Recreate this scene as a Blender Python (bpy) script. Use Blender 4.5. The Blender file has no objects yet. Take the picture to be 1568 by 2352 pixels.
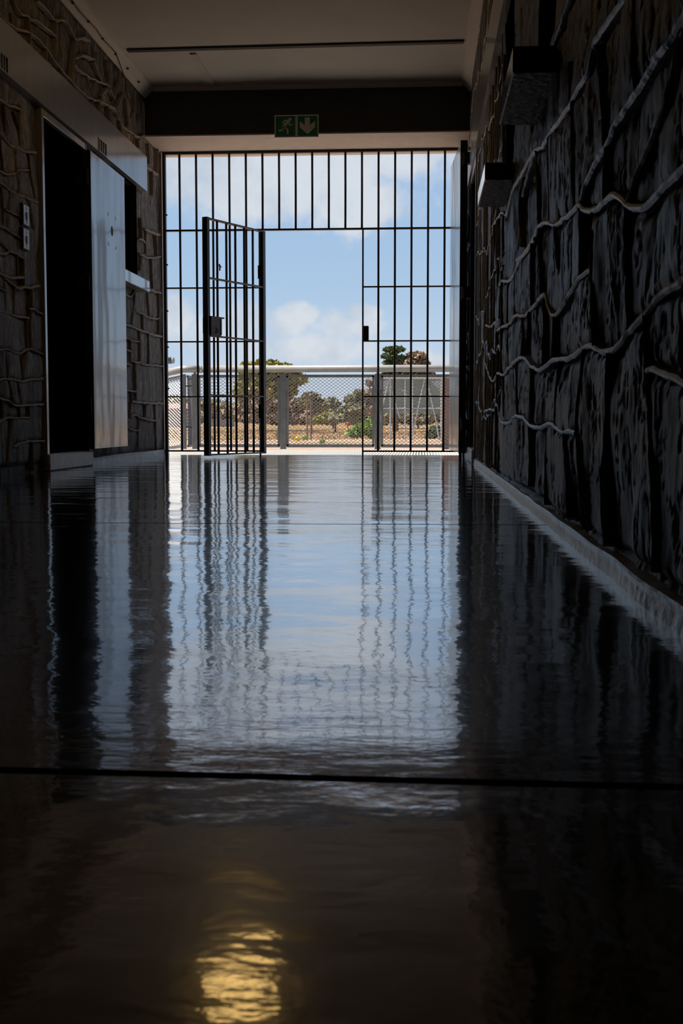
import bpy, math, random
import numpy as np
from mathutils import Vector, Matrix, noise as mnoise
random.seed(7); RNG = np.random.default_rng(11)
S = bpy.context.scene; COL = S.collection
# ------------------------------------------------------------------ camera model
W, H, F = 1568, 2352, 2800.0
CAMZ = 0.316
Yc = Vector((186, 208, -F)).normalized(); Zc = Vector((0, F, 208)).normalized(); Xc = Yc.cross(Zc)
M = Matrix((Xc, Yc, Zc)).transposed()          # world -> camera
R = M.transposed()
def ray(px, py):
    return R @ Vector((px - W/2, H/2 - py, -F))
def atY(px, py, Y):
    d = ray(px, py); return d.x*Y/d.y, CAMZ + d.z*Y/d.y        # X, Z on the plane y=Y
def atX(px, py, X):
    d = ray(px, py); return X*d.y/d.x, CAMZ + d.z*X/d.x        # Y, Z on the plane x=X
cam = bpy.data.cameras.new('camera'); co = bpy.data.objects.new('camera', cam); COL.objects.link(co)
cam.sensor_fit = 'VERTICAL'; cam.sensor_height = 36; cam.sensor_width = 24; cam.lens = F/H*36
co.matrix_world = Matrix.Translation((0, 0, CAMZ)) @ R.to_4x4()
cam.clip_start = 0.02; cam.clip_end = 2000
cam.dof.use_dof = True; cam.dof.focus_distance = 9.0; cam.dof.aperture_fstop = 18
S.camera = co
S.view_settings.view_transform = 'Standard'; S.view_settings.look = 'None'
S.view_settings.gamma = 1; S.view_settings.use_curve_mapping = False
S.view_settings.exposure = 0.0

# ------------------------------------------------------------------ materials
def mat(name, col, rough=.6, metal=0., spec=.5, coat=0., coat_r=.05):
    m = bpy.data.materials.new(name); m.use_nodes = True
    b = m.node_tree.nodes['Principled BSDF']
    b.inputs['Base Color'].default_value = (*col, 1); b.inputs['Roughness'].default_value = rough
    b.inputs['Metallic'].default_value = metal; b.inputs['Specular IOR Level'].default_value = spec
    b.inputs['Coat Weight'].default_value = coat; b.inputs['Coat Roughness'].default_value = coat_r
    return m
class NB:
    def __init__(s, m): s.t = m.node_tree; s.b = s.t.nodes.get('Principled BSDF')
    def n(s, kind, ins={}, **kw):
        x = s.t.nodes.new(kind)
        for k, v in kw.items(): setattr(x, k, v)
        for k, v in ins.items():
            if isinstance(v, bpy.types.NodeSocket): s.t.links.new(v, x.inputs[k])
            else: x.inputs[k].default_value = v
        return x
    def link(s, a, b): s.t.links.new(a, b)
    def coords(s, scale=(1,1,1), kind='Object'):
        tc = s.n('ShaderNodeTexCoord')
        mp = s.n('ShaderNodeMapping', {'Vector': tc.outputs[kind], 'Scale': scale})
        return mp.outputs[0]
    def noise(s, vec, scale, detail=4, rough=.55, dist=0):
        return s.n('ShaderNodeTexNoise', {'Vector': vec, 'Scale': scale, 'Detail': detail, 'Roughness': rough, 'Distortion': dist}).outputs['Fac']
    def ramp(s, fac, stops):
        r = s.n('ShaderNodeValToRGB', {'Fac': fac}); e = r.color_ramp.elements
        while len(e) < len(stops): e.new(.5)
        for el, (p, c) in zip(e, stops):
            el.position = p; el.color = (*c, 1) if len(c) == 3 else c
        return r.outputs['Color']
    def bump(s, h, strength, dist, normal=None):
        i = {'Height': h, 'Strength': strength, 'Distance': dist}
        if normal is not None: i['Normal'] = normal
        return s.n('ShaderNodeBump', i).outputs[0]
    def math(s, op, a, b=None, c=None):
        x = s.n('ShaderNodeMath', operation=op)
        for i, v in enumerate((a, b, c)):
            if v is None: continue
            if isinstance(v, bpy.types.NodeSocket): s.link(v, x.inputs[i])
            else: x.inputs[i].default_value = v
        return x.outputs[0]
def noisy(name, c1, c2, scale, rough=.6, metal=0., spec=.5, bump=0., bdist=.004, vscale=(1,1,1), detail=5, rvar=0., coat=0.):
    m = mat(name, c1, rough, metal, spec, coat); k = NB(m)
    v = k.coords(vscale); n = k.noise(v, scale, detail)
    k.link(k.ramp(n, [(.3, c1), (.7, c2)]), k.b.inputs['Base Color'])
    if bump: k.link(k.bump(n, bump, bdist), k.b.inputs['Normal'])
    if rvar:
        n2 = k.noise(v, scale*2.3, 3)
        k.link(k.math('MULTIPLY_ADD', n2, rvar, rough - rvar/2), k.b.inputs['Roughness'])
    return m
MT = {}
MT['iron'] = noisy('black_painted_iron', (.012,.012,.013), (.03,.027,.025), 60, .42, bump=.2, bdist=.001)
MT['iron_worn'] = noisy('worn_iron', (.05,.04,.034), (.13,.1,.08), 40, .5, bump=.2, bdist=.001)
MT['ceiling'] = noisy('ceiling_board', (.72,.61,.51), (.78,.67,.56), 3, .75, bump=.05)
MT['beam'] = noisy('dark_beam_paint', (.035,.037,.038), (.05,.05,.05), 8, .6)
MT['soffit'] = noisy('soffit_plaster', (.68,.55,.47), (.76,.62,.53), 9, .6, bump=.1)
MT['batten'] = mat('brown_batten', (.06,.042,.03), .7)
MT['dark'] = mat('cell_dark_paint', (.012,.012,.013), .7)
MT['galv'] = noisy('galvanised_steel', (.30,.30,.29), (.42,.41,.39), 30, .45, .35)
MT['mesh'] = mat('expanded_steel', (.32,.30,.275), .4, .3)
MT['rail'] = noisy('handrail_paint', (.24,.225,.205), (.30,.285,.265), 14, .4)
MT['post'] = noisy('grey_post_paint', (.10,.10,.095), (.15,.145,.14), 14, .5)
MT['deck'] = noisy('deck_grating', (.44,.41,.37), (.55,.52,.47), 12, .5)
MT['white'] = mat('white_plastic', (.62,.62,.64), .35)
MT['black'] = mat('black_plastic', (.01,.01,.01), .5)
MT['cable'] = mat('dark_cable', (.035,.03,.025), .6)
# painted sheet steel of the doors : dented, vertical streaks
def sheet(name, c1, c2, rough, bumpd):
    m = mat(name, c1, rough, .0, .8, .7, .12); k = NB(m)
    v = k.coords((1, 1.0, .22)); n = k.noise(v, 9, 5)
    v2 = k.coords((1, 9, .6)); st = k.noise(v2, 3, 5)
    mix = k.math('MULTIPLY_ADD', n, .5, k.math('MULTIPLY', st, .5))
    k.link(k.ramp(mix, [(.3, c1), (.7, c2)]), k.b.inputs['Base Color'])
    big = k.noise(k.coords((1, 2.2, .7)), 1.5, 1, .4)
    k.link(k.bump(k.math('MULTIPLY_ADD', n, .02, big), 1.0, bumpd), k.b.inputs['Normal'])
    k.link(k.bump(k.math('MULTIPLY_ADD', n, .02, big), 1.0, bumpd), k.b.inputs['Coat Normal'])
    return m
MT['door'] = sheet('grey_door_paint', (.34,.34,.36), (.44,.44,.46), .33, .02)
MT['band'] = sheet('grey_band_paint', (.26,.25,.24), (.33,.32,.31), .40, .005)
MT['sill'] = noisy('sill_paint', (.62,.61,.64), (.75,.74,.77), 20, .28, bump=.2, bdist=.001, vscale=(1,1,.3), coat=1.)
MT['sill_under'] = noisy('sill_concrete', (.10,.09,.08), (.24,.21,.18), 40, .5, bump=1, bdist=.012)

# stone : colour attribute per stone + grain + patches with painted highlights
def stone_mat(name, gloss, spec, bd):
    m = mat(name, (.1,.08,.06), gloss, 0, spec); k = NB(m)
    at = k.n('ShaderNodeAttribute', attribute_name='tone')
    v = k.coords((1, 1.1, .5)); n = k.noise(v, 30, 8, .7)
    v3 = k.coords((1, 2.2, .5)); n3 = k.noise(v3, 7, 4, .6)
    f = k.ramp(n, [(.3, (.2,.2,.2)), (.5, (.9,.9,.9)), (.7, (1.9,1.85,1.8))])
    f2 = k.ramp(n3, [(.3, (.4,.4,.41)), (.55, (.95,.93,.9)), (.72, (1.9,1.8,1.7))])  # worn tone patches; the light end paints glossy highlights into the base colour
    a = k.n('ShaderNodeMix', {6: at.outputs['Color'], 7: f}, data_type='RGBA', blend_type='MULTIPLY'); a.inputs[0].default_value = 1
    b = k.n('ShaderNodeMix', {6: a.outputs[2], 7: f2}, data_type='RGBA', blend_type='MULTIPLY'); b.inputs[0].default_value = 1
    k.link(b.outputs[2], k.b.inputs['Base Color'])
    n4 = k.noise(k.coords((1, 1.2, .5)), 90, 4, .7)
    h = k.math('MULTIPLY_ADD', n4, .25, n)
    k.link(k.bump(h, .9, bd), k.b.inputs['Normal'])
    k.link(k.math('MULTIPLY_ADD', n3, .3, gloss - .15), k.b.inputs['Roughness'])
    return m
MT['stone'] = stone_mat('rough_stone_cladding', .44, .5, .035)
MT['stone_l'] = stone_mat('brown_stone_cladding', .62, .25, .014)
MT['mortar_l'] = noisy('brown_mortar', (.32,.26,.21), (.46,.39,.32), 40, .6, spec=.25, bump=.5, bdist=.004)
MT['mortar'] = noisy('raised_mortar', (.26,.245,.235), (.42,.40,.385), 60, .4, bump=.5, bdist=.004)
MT['curb'] = noisy('painted_curb', (.55,.545,.54), (.85,.835,.81), 24, .32, bump=.7, bdist=.006, vscale=(1,1,1.4))
MT['curb_l'] = noisy('painted_curb_brown', (.46,.42,.37), (.70,.65,.58), 18, .42, bump=.5, bdist=.004)

# ------------------------------------------------------------------ mesh helpers
class MB:
    def __init__(s): s.v = []; s.f = []; s.mi = []
    def add(s, vs, fs, mi=0):
        o = len(s.v); s.v += [tuple(p) for p in vs]
        s.f += [tuple(i+o for i in f) for f in fs]; s.mi += [mi]*len(fs); return s
    def box(s, a, b, mi=0, mtx=None):
        x0,y0,z0 = a; x1,y1,z1 = b
        vs = [(x0,y0,z0),(x1,y0,z0),(x1,y1,z0),(x0,y1,z0),(x0,y0,z1),(x1,y0,z1),(x1,y1,z1),(x0,y1,z1)]
        if mtx is not None: vs = [mtx @ Vector(p) for p in vs]
        return s.add(vs, [(0,3,2,1),(4,5,6,7),(0,1,5,4),(1,2,6,5),(2,3,7,6),(3,0,4,7)], mi)
    def bbox(s, a, b, r=.004, mi=0, mtx=None):      # bevelled box
        x0,y0,z0 = a; x1,y1,z1 = b; X=(x0,x1); Y=(y0,y1); Z=(z0,z1); vs=[]; idx={}
        for ix in (0,1):
            for iy in (0,1):
                for iz in (0,1):
                    sx,sy,sz = (1-2*ix),(1-2*iy),(1-2*iz)
                    for ax in range(3):
                        p=[X[ix]+sx*r, Y[iy]+sy*r, Z[iz]+sz*r]; p[ax]=(X[ix],Y[iy],Z[iz])[ax]
                        idx[(ix,iy,iz,ax)] = len(vs); vs.append(tuple(p))
        fs=[]
        for ax in range(3):
            for e in (0,1):
                o=[a_ for a_ in range(3) if a_!=ax]; q=[]
                for (u,w) in ((0,0),(1,0),(1,1),(0,1)):
                    c=[0,0,0]; c[ax]=e; c[o[0]]=u; c[o[1]]=w; q.append(idx[(*c,ax)])
                fs.append(tuple(q))
        for ax in range(3):
            o=[a_ for a_ in range(3) if a_!=ax]
            for u in (0,1):
                for w in (0,1):
                    c0=[0,0,0]; c1=[0,0,0]; c0[o[0]]=c1[o[0]]=u; c0[o[1]]=c1[o[1]]=w; c1[ax]=1
                    fs.append((idx[(*c0,o[0])],idx[(*c1,o[0])],idx[(*c1,o[1])],idx[(*c0,o[1])]))
        for c in [(a_,b_,c_) for a_ in (0,1) for b_ in (0,1) for c_ in (0,1)]:
            fs.append((idx[(*c,0)],idx[(*c,1)],idx[(*c,2)]))
        if mtx is not None: vs=[mtx @ Vector(p) for p in vs]
        return s.add(vs, fs, mi)
    def tube(s, pts, r, n=8, mi=0, cap=True):
        pts=[Vector(p) for p in pts]; rs = r if isinstance(r,(list,tuple)) else [r]*len(pts)
        vs=[]; ref=None
        for i,p in enumerate(pts):
            t=(pts[min(i+1,len(pts)-1)]-pts[max(i-1,0)]).normalized()
            if ref is None: ref = Vector((0,0,1)) if abs(t.z)<.9 else Vector((1,0,0))
            u=t.cross(ref).normalized(); w=u.cross(t).normalized(); ref = w
            for k in range(n):
                a=2*math.pi*(k+.5)/n; vs.append(p+(u*math.cos(a)+w*math.sin(a))*rs[i])
        fs=[]
        for i in range(len(pts)-1):
            for k in range(n):
                fs.append((i*n+k,i*n+(k+1)%n,(i+1)*n+(k+1)%n,(i+1)*n+k))
        if cap: fs += [tuple(range(n-1,-1,-1)), tuple(range((len(pts)-1)*n, len(pts)*n))]
        return s.add(vs, fs, mi)
    def prism(s, poly, fn, t0, t1, mi=0):           # poly 2D -> fn(u,v,t)
        n=len(poly); vs=[fn(u,v,t0) for u,v in poly]+[fn(u,v,t1) for u,v in poly]
        fs=[tuple(range(n)),tuple(range(2*n-1,n-1,-1))]+[(i,(i+1)%n,n+(i+1)%n,n+i) for i in range(n)]
        return s.add(vs, fs, mi)
    def build(s, name, mats, parent=None, smooth=False, kind=None, fixn=True):
        me=bpy.data.meshes.new(name); me.from_pydata([tuple(map(float,p)) for p in s.v],[],s.f)
        if not isinstance(mats,(list,tuple)): mats=[mats]
        for m in mats: me.materials.append(m)
        me.polygons.foreach_set('material_index', s.mi)
        if smooth: me.polygons.foreach_set('use_smooth',[True]*len(s.f))
        me.update()
        if fixn:
            import bmesh
            bm=bmesh.new(); bm.from_mesh(me); bmesh.ops.recalc_face_normals(bm, faces=bm.faces); bm.to_mesh(me); bm.free()
        o=bpy.data.objects.new(name,me); COL.objects.link(o)
        if parent is not None: o.parent=parent; o.matrix_parent_inverse = Matrix.Translation(-parent.location)
        return o
def tag(o, label, cat, group=None, kind=None):
    o['label']=label; o['category']=cat
    if group: o['group']=group
    if kind: o['kind']=kind
    return o
def empty(name, loc, label, cat, group=None, kind=None):
    o=bpy.data.objects.new(name,None); COL.objects.link(o); o.location=loc; o.empty_display_size=.1
    return tag(o,label,cat,group,kind)

# ------------------------------------------------------------------ main dimensions
XR, XL = .385, -2.38          # ridge tops of the two walls
CEIL = 3.17; YG = 11.2; YB = 10.58; YO = 11.42; SOF = 2.775; YBACK = -3.0
BAND0, BAND1 = 2.28, 2.57
DLa, DLb = atX(106,700,XL)[0], atX(199,700,XL)[0]     # left doorway
WLa, WLb = 9.45, atX(321,560,XL)[0]                   # left hatch
print('left door', DLa, DLb, 'hatch', WLa, WLb)
# ------------------------------------------------------------------ stone walls
def vnoise(y, z, fy, fz, seed):
    r=np.random.default_rng(seed); ny=int(14.6*fy)+4; nz=int(3.4*fz)+4; g=r.random((ny,nz))
    a=(y+3.1)*fy; b=(z+.1)*fz; i=np.clip(a.astype(int),0,ny-2); j=np.clip(b.astype(int),0,nz-2)
    u=a-i; v=b-j; u=u*u*(3-2*u); v=v*v*(3-2*v)
    return (g[i,j]*(1-u)*(1-v)+g[i+1,j]*u*(1-v)+g[i,j+1]*(1-u)*v+g[i+1,j+1]*u*v)-.5
def resample(pts, step, wob, seed):
    P=[Vector((p[0],p[1],0)) for p in pts]; out=[]
    if len(P)==2: P=[P[0],P[0].lerp(P[1],.5),P[1]]
    for i in range(len(P)-1):
        p0=P[max(i-1,0)];p1=P[i];p2=P[i+1];p3=P[min(i+2,len(P)-1)]
        n=max(1,int((p2-p1).length/step))
        for k in range(n):
            t=k/n
            q=.5*((2*p1)+(-p0+p2)*t+(2*p0-5*p1+4*p2-p3)*t*t+(-p0+3*p1-3*p2+p3)*t**3)
            out.append(q)
    out.append(P[-1].copy())
    for q in out:
        a=mnoise.noise(Vector((q.x*9,q.y*9,seed)))*wob; b=mnoise.noise(Vector((q.x*9,q.y*9,seed+50)))*wob
        q.x+=a*.7; q.y+=b
    return [(q.x,q.y) for q in out]
def random_net(y0,y1,z0,z1,rh,cw,seed,keep):
    r=random.Random(seed); segs=[]; nz=max(1,round((z1-z0)/rh)); rows=[]
    for k in range(nz+1):
        base=z0+(z1-z0)*k/nz; pts=[]; y=y0
        ph=r.random()*9
        while y<y1+.01:
            pts.append((min(y,y1),base+ (0 if k in (0,nz) else math.sin(y*2.1+ph)*rh*.22+r.uniform(-.1,.1)*rh)))
            y+=r.uniform(.12,.24)
        rows.append(pts)
    def zat(row,y):
        for a,b in zip(row,row[1:]):
            if a[0]<=y<=b[0]+1e-6: return a[1]+(b[1]-a[1])*(y-a[0])/max(1e-6,b[0]-a[0])
        return row[-1][1]
    for k in range(1,nz): segs+= [list(x) for x in split_keep(rows[k],keep)]
    for k in range(nz):
        y=y0+r.uniform(.05,cw)
        while y<y1-.05:
            t=y+r.uniform(-.05,.05); s_=[(y,zat(rows[k],y)),((y+t)/2+r.uniform(-.015,.015),(zat(rows[k],y)+zat(rows[k+1],t))/2),(t,zat(rows[k+1],t))]
            segs+=split_keep(s_,keep); y+=r.uniform(.6,1.5)*cw
    return segs
def split_keep(pts,keep):
    out=[];cur=[]
    for p in pts:
        if keep(*p): cur.append(p)
        else:
            if len(cur)>1: out.append(cur)
            cur=[]
    if len(cur)>1: out.append(cur)
    return out
def stone_wall(name, X, sgn, ys, zs, ridges, holes, palette, proud, seed, depth=.35, mort='mortar', stone='stone', crack=.55):
    """front height field at x=X (ridge tops); sgn=+1: wall lies on +x side"""
    res=.01; gy0,gy1=-3.0,11.5; ny=int((gy1-gy0)/res)+1; nz=int(3.3/res)+1
    block=np.zeros((ny,nz),bool)
    for pl in ridges:
        for (a,b),(c,d) in zip(pl,pl[1:]):
            n=int(max(abs(c-a),abs(d-b))/(res*.5))+1
            t=np.linspace(0,1,n+1); i=np.clip(((a+(c-a)*t-gy0)/res).astype(int),0,ny-1); j=np.clip(((b+(d-b)*t)/res).astype(int),0,nz-1)
            block[i,j]=True
            block[np.clip(i+1,0,ny-1),j]=True
    for yy in range(ny): block[yy,5]=True; block[yy,nz-6]=True
    for zz in (BAND0,BAND1): block[:int((YB-.1-gy0)/res),int(zz/res)]=True
    # distance to ridge (chamfer, few steps)
    dist=np.where(block,0,9).astype(float)
    for k in range(7):
        p=np.pad(dist,1,mode='edge')
        dist=np.minimum.reduce([dist,p[2:,1:-1]+1,p[:-2,1:-1]+1,p[1:-1,2:]+1,p[1:-1,:-2]+1,p[2:,2:]+1.41,p[:-2,:-2]+1.41,p[2:,:-2]+1.41,p[:-2,2:]+1.41])
    # connected stones
    lab=np.where(block,-1,0).astype(int); cur=0; info=[]
    free=(lab==0)
    lst=lab.tolist()
    for i0 in range(0,ny,3):
        for j0 in range(0,nz,3):
            if lst[i0][j0]!=0: continue
            cur+=1; st=[(i0,j0)]; lst[i0][j0]=cur; si=sj=n=0
            while st:
                i,j=st.pop(); si+=i; sj+=j; n+=1
                for a,b in ((i+1,j),(i-1,j),(i,j+1),(i,j-1)):
                    if 0<=a<ny and 0<=b<nz and lst[a][b]==0: lst[a][b]=cur; st.append((a,b))
            info.append((si/n*res+gy0,sj/n*res,n))
    lab=np.array(lst)
    r=np.random.default_rng(seed); N=cur+2
    off=r.uniform(-.008,.007,N); ty=r.uniform(-.035,.05,N); tz=r.uniform(-.03,.03,N)
    pal=np.array(palette); tone=pal[r.integers(0,len(pal),N)]*r.uniform(.55,1.4,(N,1))
    cy=np.array([0]+[q[0] for q in info]+[0]); cz=np.array([0]+[q[1] for q in info]+[0])
    Yg,Zg=np.meshgrid(ys,zs,indexing='ij')
    i=np.clip(((Yg-gy0)/res).astype(int),0,ny-1); j=np.clip((Zg/res).astype(int),0,nz-1)
    L=lab[i,j]
    for k in range(2):                                   # grow labels over the ridge cells
        for di,dj in ((1,0),(-1,0),(0,1),(0,-1)):
            L2=lab[np.clip(i+di*(k+1)*2,0,ny-1),np.clip(j+dj*(k+1),0,nz-1)]; L=np.where(L<=0,L2,L)
    L=np.clip(L,0,cur)
    d=dist[i,j]*res
    nz1=vnoise(Yg,Zg,7,5,seed+1)*.015+vnoise(Yg,Zg,20,7,seed+2)*.008+vnoise(Yg,Zg,55,26,seed+3)*.004
    rg=vnoise(Yg,Zg,9,2.6,seed+7)+.35*vnoise(Yg,Zg,34,11,seed+8)+.2*vnoise(Yg,Zg,90,40,seed+9)
    nz1=nz1-np.maximum(0,.07-np.abs(rg))*.15*crack
    rg=vnoise(Yg,Zg,15,5,seed+17)+.4*vnoise(Yg,Zg,60,24,seed+18)
    nz1=nz1-np.maximum(0,.05-np.abs(rg))*.12*crack
    # chiselled facets inside each stone
    fac=np.maximum(vnoise(Yg,Zg,5,3,seed+4)+.15,0)*.02
    h=-proud+off[L]*.8+np.clip(ty[L]*(Yg-cy[L]),-.007,.007)+np.clip(tz[L]*(Zg-cz[L]),-.006,.006)+nz1+fac
    h-= (1-np.clip(d/.028,0,1))**2*.013
    h=np.where(h>-.004,-.004+.2*(h+.004),h)
    Xg=X-sgn*h
    mb=MB(); n1,n2=Yg.shape
    vs=np.stack([Xg.ravel(),Yg.ravel(),Zg.ravel()],1)
    idx=np.arange(n1*n2).reshape(n1,n2)
    q=np.stack([idx[:-1,:-1],idx[1:,:-1],idx[1:,1:],idx[:-1,1:]],-1)
    yc=(Yg[:-1,:-1]+Yg[1:,1:])/2; zc=(Zg[:-1,:-1]+Zg[1:,1:])/2; keep=np.ones(yc.shape,bool)
    for (a,b,c,e) in holes: keep&=~((yc>a)&(yc<b)&(zc>c)&(zc<e))
    q=q[keep].reshape(-1,4)
    if sgn>0: q=q[:,::-1]
    mb.v=[tuple(p) for p in vs.tolist()]; mb.f=[tuple(t) for t in q.tolist()]; mb.mi=[0]*len(mb.f)
    tones=[tuple(t) for t in tone[L.ravel()].tolist()]
    # ridges as swept strips of mortar
    for k,pl in enumerate(ridges):
        if len(pl)<2: continue
        P=[Vector((a,b)) for a,b in pl]; rows=[]; wj=random.Random(k+seed)
        w0=.0062*wj.uniform(.8,1.25)
        for n_,p in enumerate(P):
            t=(P[min(n_+1,len(P)-1)]-P[max(n_-1,0)]); t=t.normalized() if t.length>1e-9 else Vector((1,0))
            nn=Vector((-t.y,t.x)); w=w0*(1+.35*mnoise.noise(Vector((p.x*30,p.y*30,k))))
            top=.0015+.003*mnoise.noise(Vector((p.x*22,p.y*22,k+7)))
            for s_,hh in ((-1.5,-(proud+.012)),(-1.0,-.004-top),(-.3,0-top),(.5,-.002-top),(1.05,-.007-top),(1.5,-(proud+.012))):
                rows.append((X-sgn*hh, p.x+nn.x*w*s_, p.y+nn.y*w*s_))
        fs=[]
        for a in range(len(P)-1):
            for b in range(5):
                f_=(a*6+b,(a+1)*6+b,(a+1)*6+b+1,a*6+b+1); fs.append(f_ if sgn<0 else f_[::-1])
        fs+=[(0,1,2,3,4,5),tuple((len(P)-1)*6+b for b in (5,4,3,2,1,0))]
        tones+=[(.1,.1,.1)]*len(rows)
        mb.add(rows,fs,1)
    # openings: reveals and the dark rooms behind them; top strip
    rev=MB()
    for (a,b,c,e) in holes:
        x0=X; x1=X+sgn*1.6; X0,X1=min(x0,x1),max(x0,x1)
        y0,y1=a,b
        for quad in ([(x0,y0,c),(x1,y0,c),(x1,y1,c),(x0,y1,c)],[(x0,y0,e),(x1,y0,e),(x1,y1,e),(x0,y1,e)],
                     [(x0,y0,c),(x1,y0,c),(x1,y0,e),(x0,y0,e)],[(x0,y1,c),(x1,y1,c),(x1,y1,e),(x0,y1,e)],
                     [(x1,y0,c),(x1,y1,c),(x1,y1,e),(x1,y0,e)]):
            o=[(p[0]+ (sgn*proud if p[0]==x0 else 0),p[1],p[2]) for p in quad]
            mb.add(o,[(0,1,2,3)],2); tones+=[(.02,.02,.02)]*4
    # thick body behind the face
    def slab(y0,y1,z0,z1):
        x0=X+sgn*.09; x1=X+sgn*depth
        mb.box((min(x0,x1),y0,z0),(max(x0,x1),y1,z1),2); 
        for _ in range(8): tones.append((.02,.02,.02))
    edges=sorted(holes); y=ys[0]
    for (a,b,c,e) in edges:
        slab(y,a,0,zs[-1]); slab(a,b,e,zs[-1]); 
        if c>.02: slab(a,b,0,c)
        y=b
    slab(y,ys[-1],0,zs[-1])
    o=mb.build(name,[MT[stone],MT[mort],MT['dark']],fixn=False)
    me=o.data; sm=[p.material_index==0 for p in me.polygons]
    me.polygons.foreach_set('use_smooth',sm)
    ca=me.color_attributes.new('tone','FLOAT_COLOR','POINT')
    arr=np.ones((len(me.vertices),4),np.float32); arr[:,:3]=np.array(tones); ca.data.foreach_set('color',arr.ravel())
    return o
# digitised ridge lines : crops (origin, scale)
def conv(lines, ox, oy, sc, X, wob=.010, seed=0):
    out=[]
    for k,l in enumerate(lines):
        pts=[atX(ox+a/sc, oy+b/sc, X) for a,b in l]
        out.append(resample(pts,.02,wob,seed+k))
    return out
R7=[[(155,1035),(190,1020),(210,1025),(232,990),(250,1085),(270,1105),(310,1095),(330,1065),(380,1070),(425,1120),(470,1130),(540,1110),(600,1145),(690,1165)],
 [(160,740),(200,850),(235,805),(265,815),(300,770),(345,725),(385,710),(440,770),(490,775),(560,725),(620,720),(660,710),(720,665),(780,640),(860,675),(920,655),(975,600),(1000,560),(1060,490),(1110,440),(1170,360),(1260,280),(1354,220),(1500,110)],
 [(165,515),(190,525),(215,505),(240,470)],
 [(225,555),(260,525),(300,510),(340,455),(385,460),(430,420),(495,340),(515,350),(545,450),(590,440),(630,370),(690,270),(740,205),(785,185)],
 [(245,280),(260,250),(300,250),(335,200),(360,130),(400,70),(450,0)],
 [(1120,790),(1160,790),(1230,820),(1354,870),(1500,940)],
 [(240,1110),(245,1230),(240,1380)],[(525,1130),(520,1350),(515,1590)],[(625,1150),(640,1400),(650,1680)],[(705,1165),(715,1400),(740,1740)],
 [(885,680),(870,1100),(850,1500),(870,1840)],[(1100,440),(1120,900),(1150,1500),(1155,2000)],[(420,1120),(425,1300),(418,1480)],
 [(265,820),(268,1060)],[(345,740),(348,1050)],[(430,770),(430,1100)],[(600,730),(580,920),(578,1110)],[(740,670),(705,1000),(695,1160)],
 [(300,515),(292,640),(298,760)],[(380,470),(380,700)],[(420,430),(405,690)],[(512,350),(500,760)],[(568,450),(555,730)],[(792,185),(800,640)],[(990,-40),(1005,240),(1010,540)],
 [(250,280),(246,470)],[(298,260),(290,500)],[(336,210),(336,450)],[(435,20),(432,400)],[(480,-60),(488,330)],[(740,-20),(735,190)],[(797,-20),(792,185)],[(225,560),(222,800)],[(160,540),(165,740)],[(190,850),(195,1015)]]
R6=[[(505,1650),(560,1600),(600,1530),(640,1440),(680,1410),(740,1425),(800,1385),(860,1330),(895,1300),(910,1325),(970,1335),(1040,1290),(1100,1235),(1150,1265),(1190,1300),(1260,1320),(1330,1290),(1400,1210),(1500,1110),(1568,1040),(1700,930)],
 [(350,1440),(410,1350),(440,1360),(480,1200),(520,1130),(600,980),(640,940),(670,920),(720,830),(800,720),(850,630),(900,540),(940,470),(980,300),(1010,230),(1080,130),(1150,20),(1180,-40)],
 [(895,1300),(930,1170),(990,1040),(1060,920),(1120,790),(1200,660),(1250,580),(1310,480),(1390,350),(1430,290),(1500,160),(1568,60),(1650,-60)],
 [(1190,1300),(1240,1130),(1290,1000),(1360,820),(1420,680),(1450,560),(1480,440),(1530,240),(1568,130),(1640,-80)],
 [(540,1240),(560,1160),(600,1010),(625,960)],[(630,600),(680,420),(735,300),(760,220),(830,0),(850,-60)],
 [(620,960),(632,1200),(640,1430)],[(700,880),(712,1400)],[(850,640),(850,900),(862,1310)],[(903,1330),(905,1560),(900,1750)],[(970,1340),(972,1500),(968,1780)],
 [(1060,930),(1052,1100),(1050,1260)],[(1190,1300),(1182,1500),(1192,1750)],[(1000,300),(1035,600),(1048,930)],[(1235,-40),(1228,300),(1240,590)],[(832,400),(838,660)],[(590,900),(612,600),(600,480)],
 [(540,1130),(520,1300),(530,1560)],[(480,830),(482,1200)],[(420,1360),(415,1640)],[(640,1450),(645,1700)],[(740,1430),(760,1700)]]
def k_right(y,z):     # random net only where nothing was digitised
    if y<6.1 and z < CAMZ+968*y/2800*1.03: return False
    return True
ridR=conv(R7,1050,550,2.614,XR,.005,3)+conv(R6,1000,0,2.76,XR,.005,90)
netR=random_net(-3,YG+.2,.05,CEIL,.33,.26,5,k_right)
ridR+=[resample(p,.03,.02,300+k) for k,p in enumerate(netR)]
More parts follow.
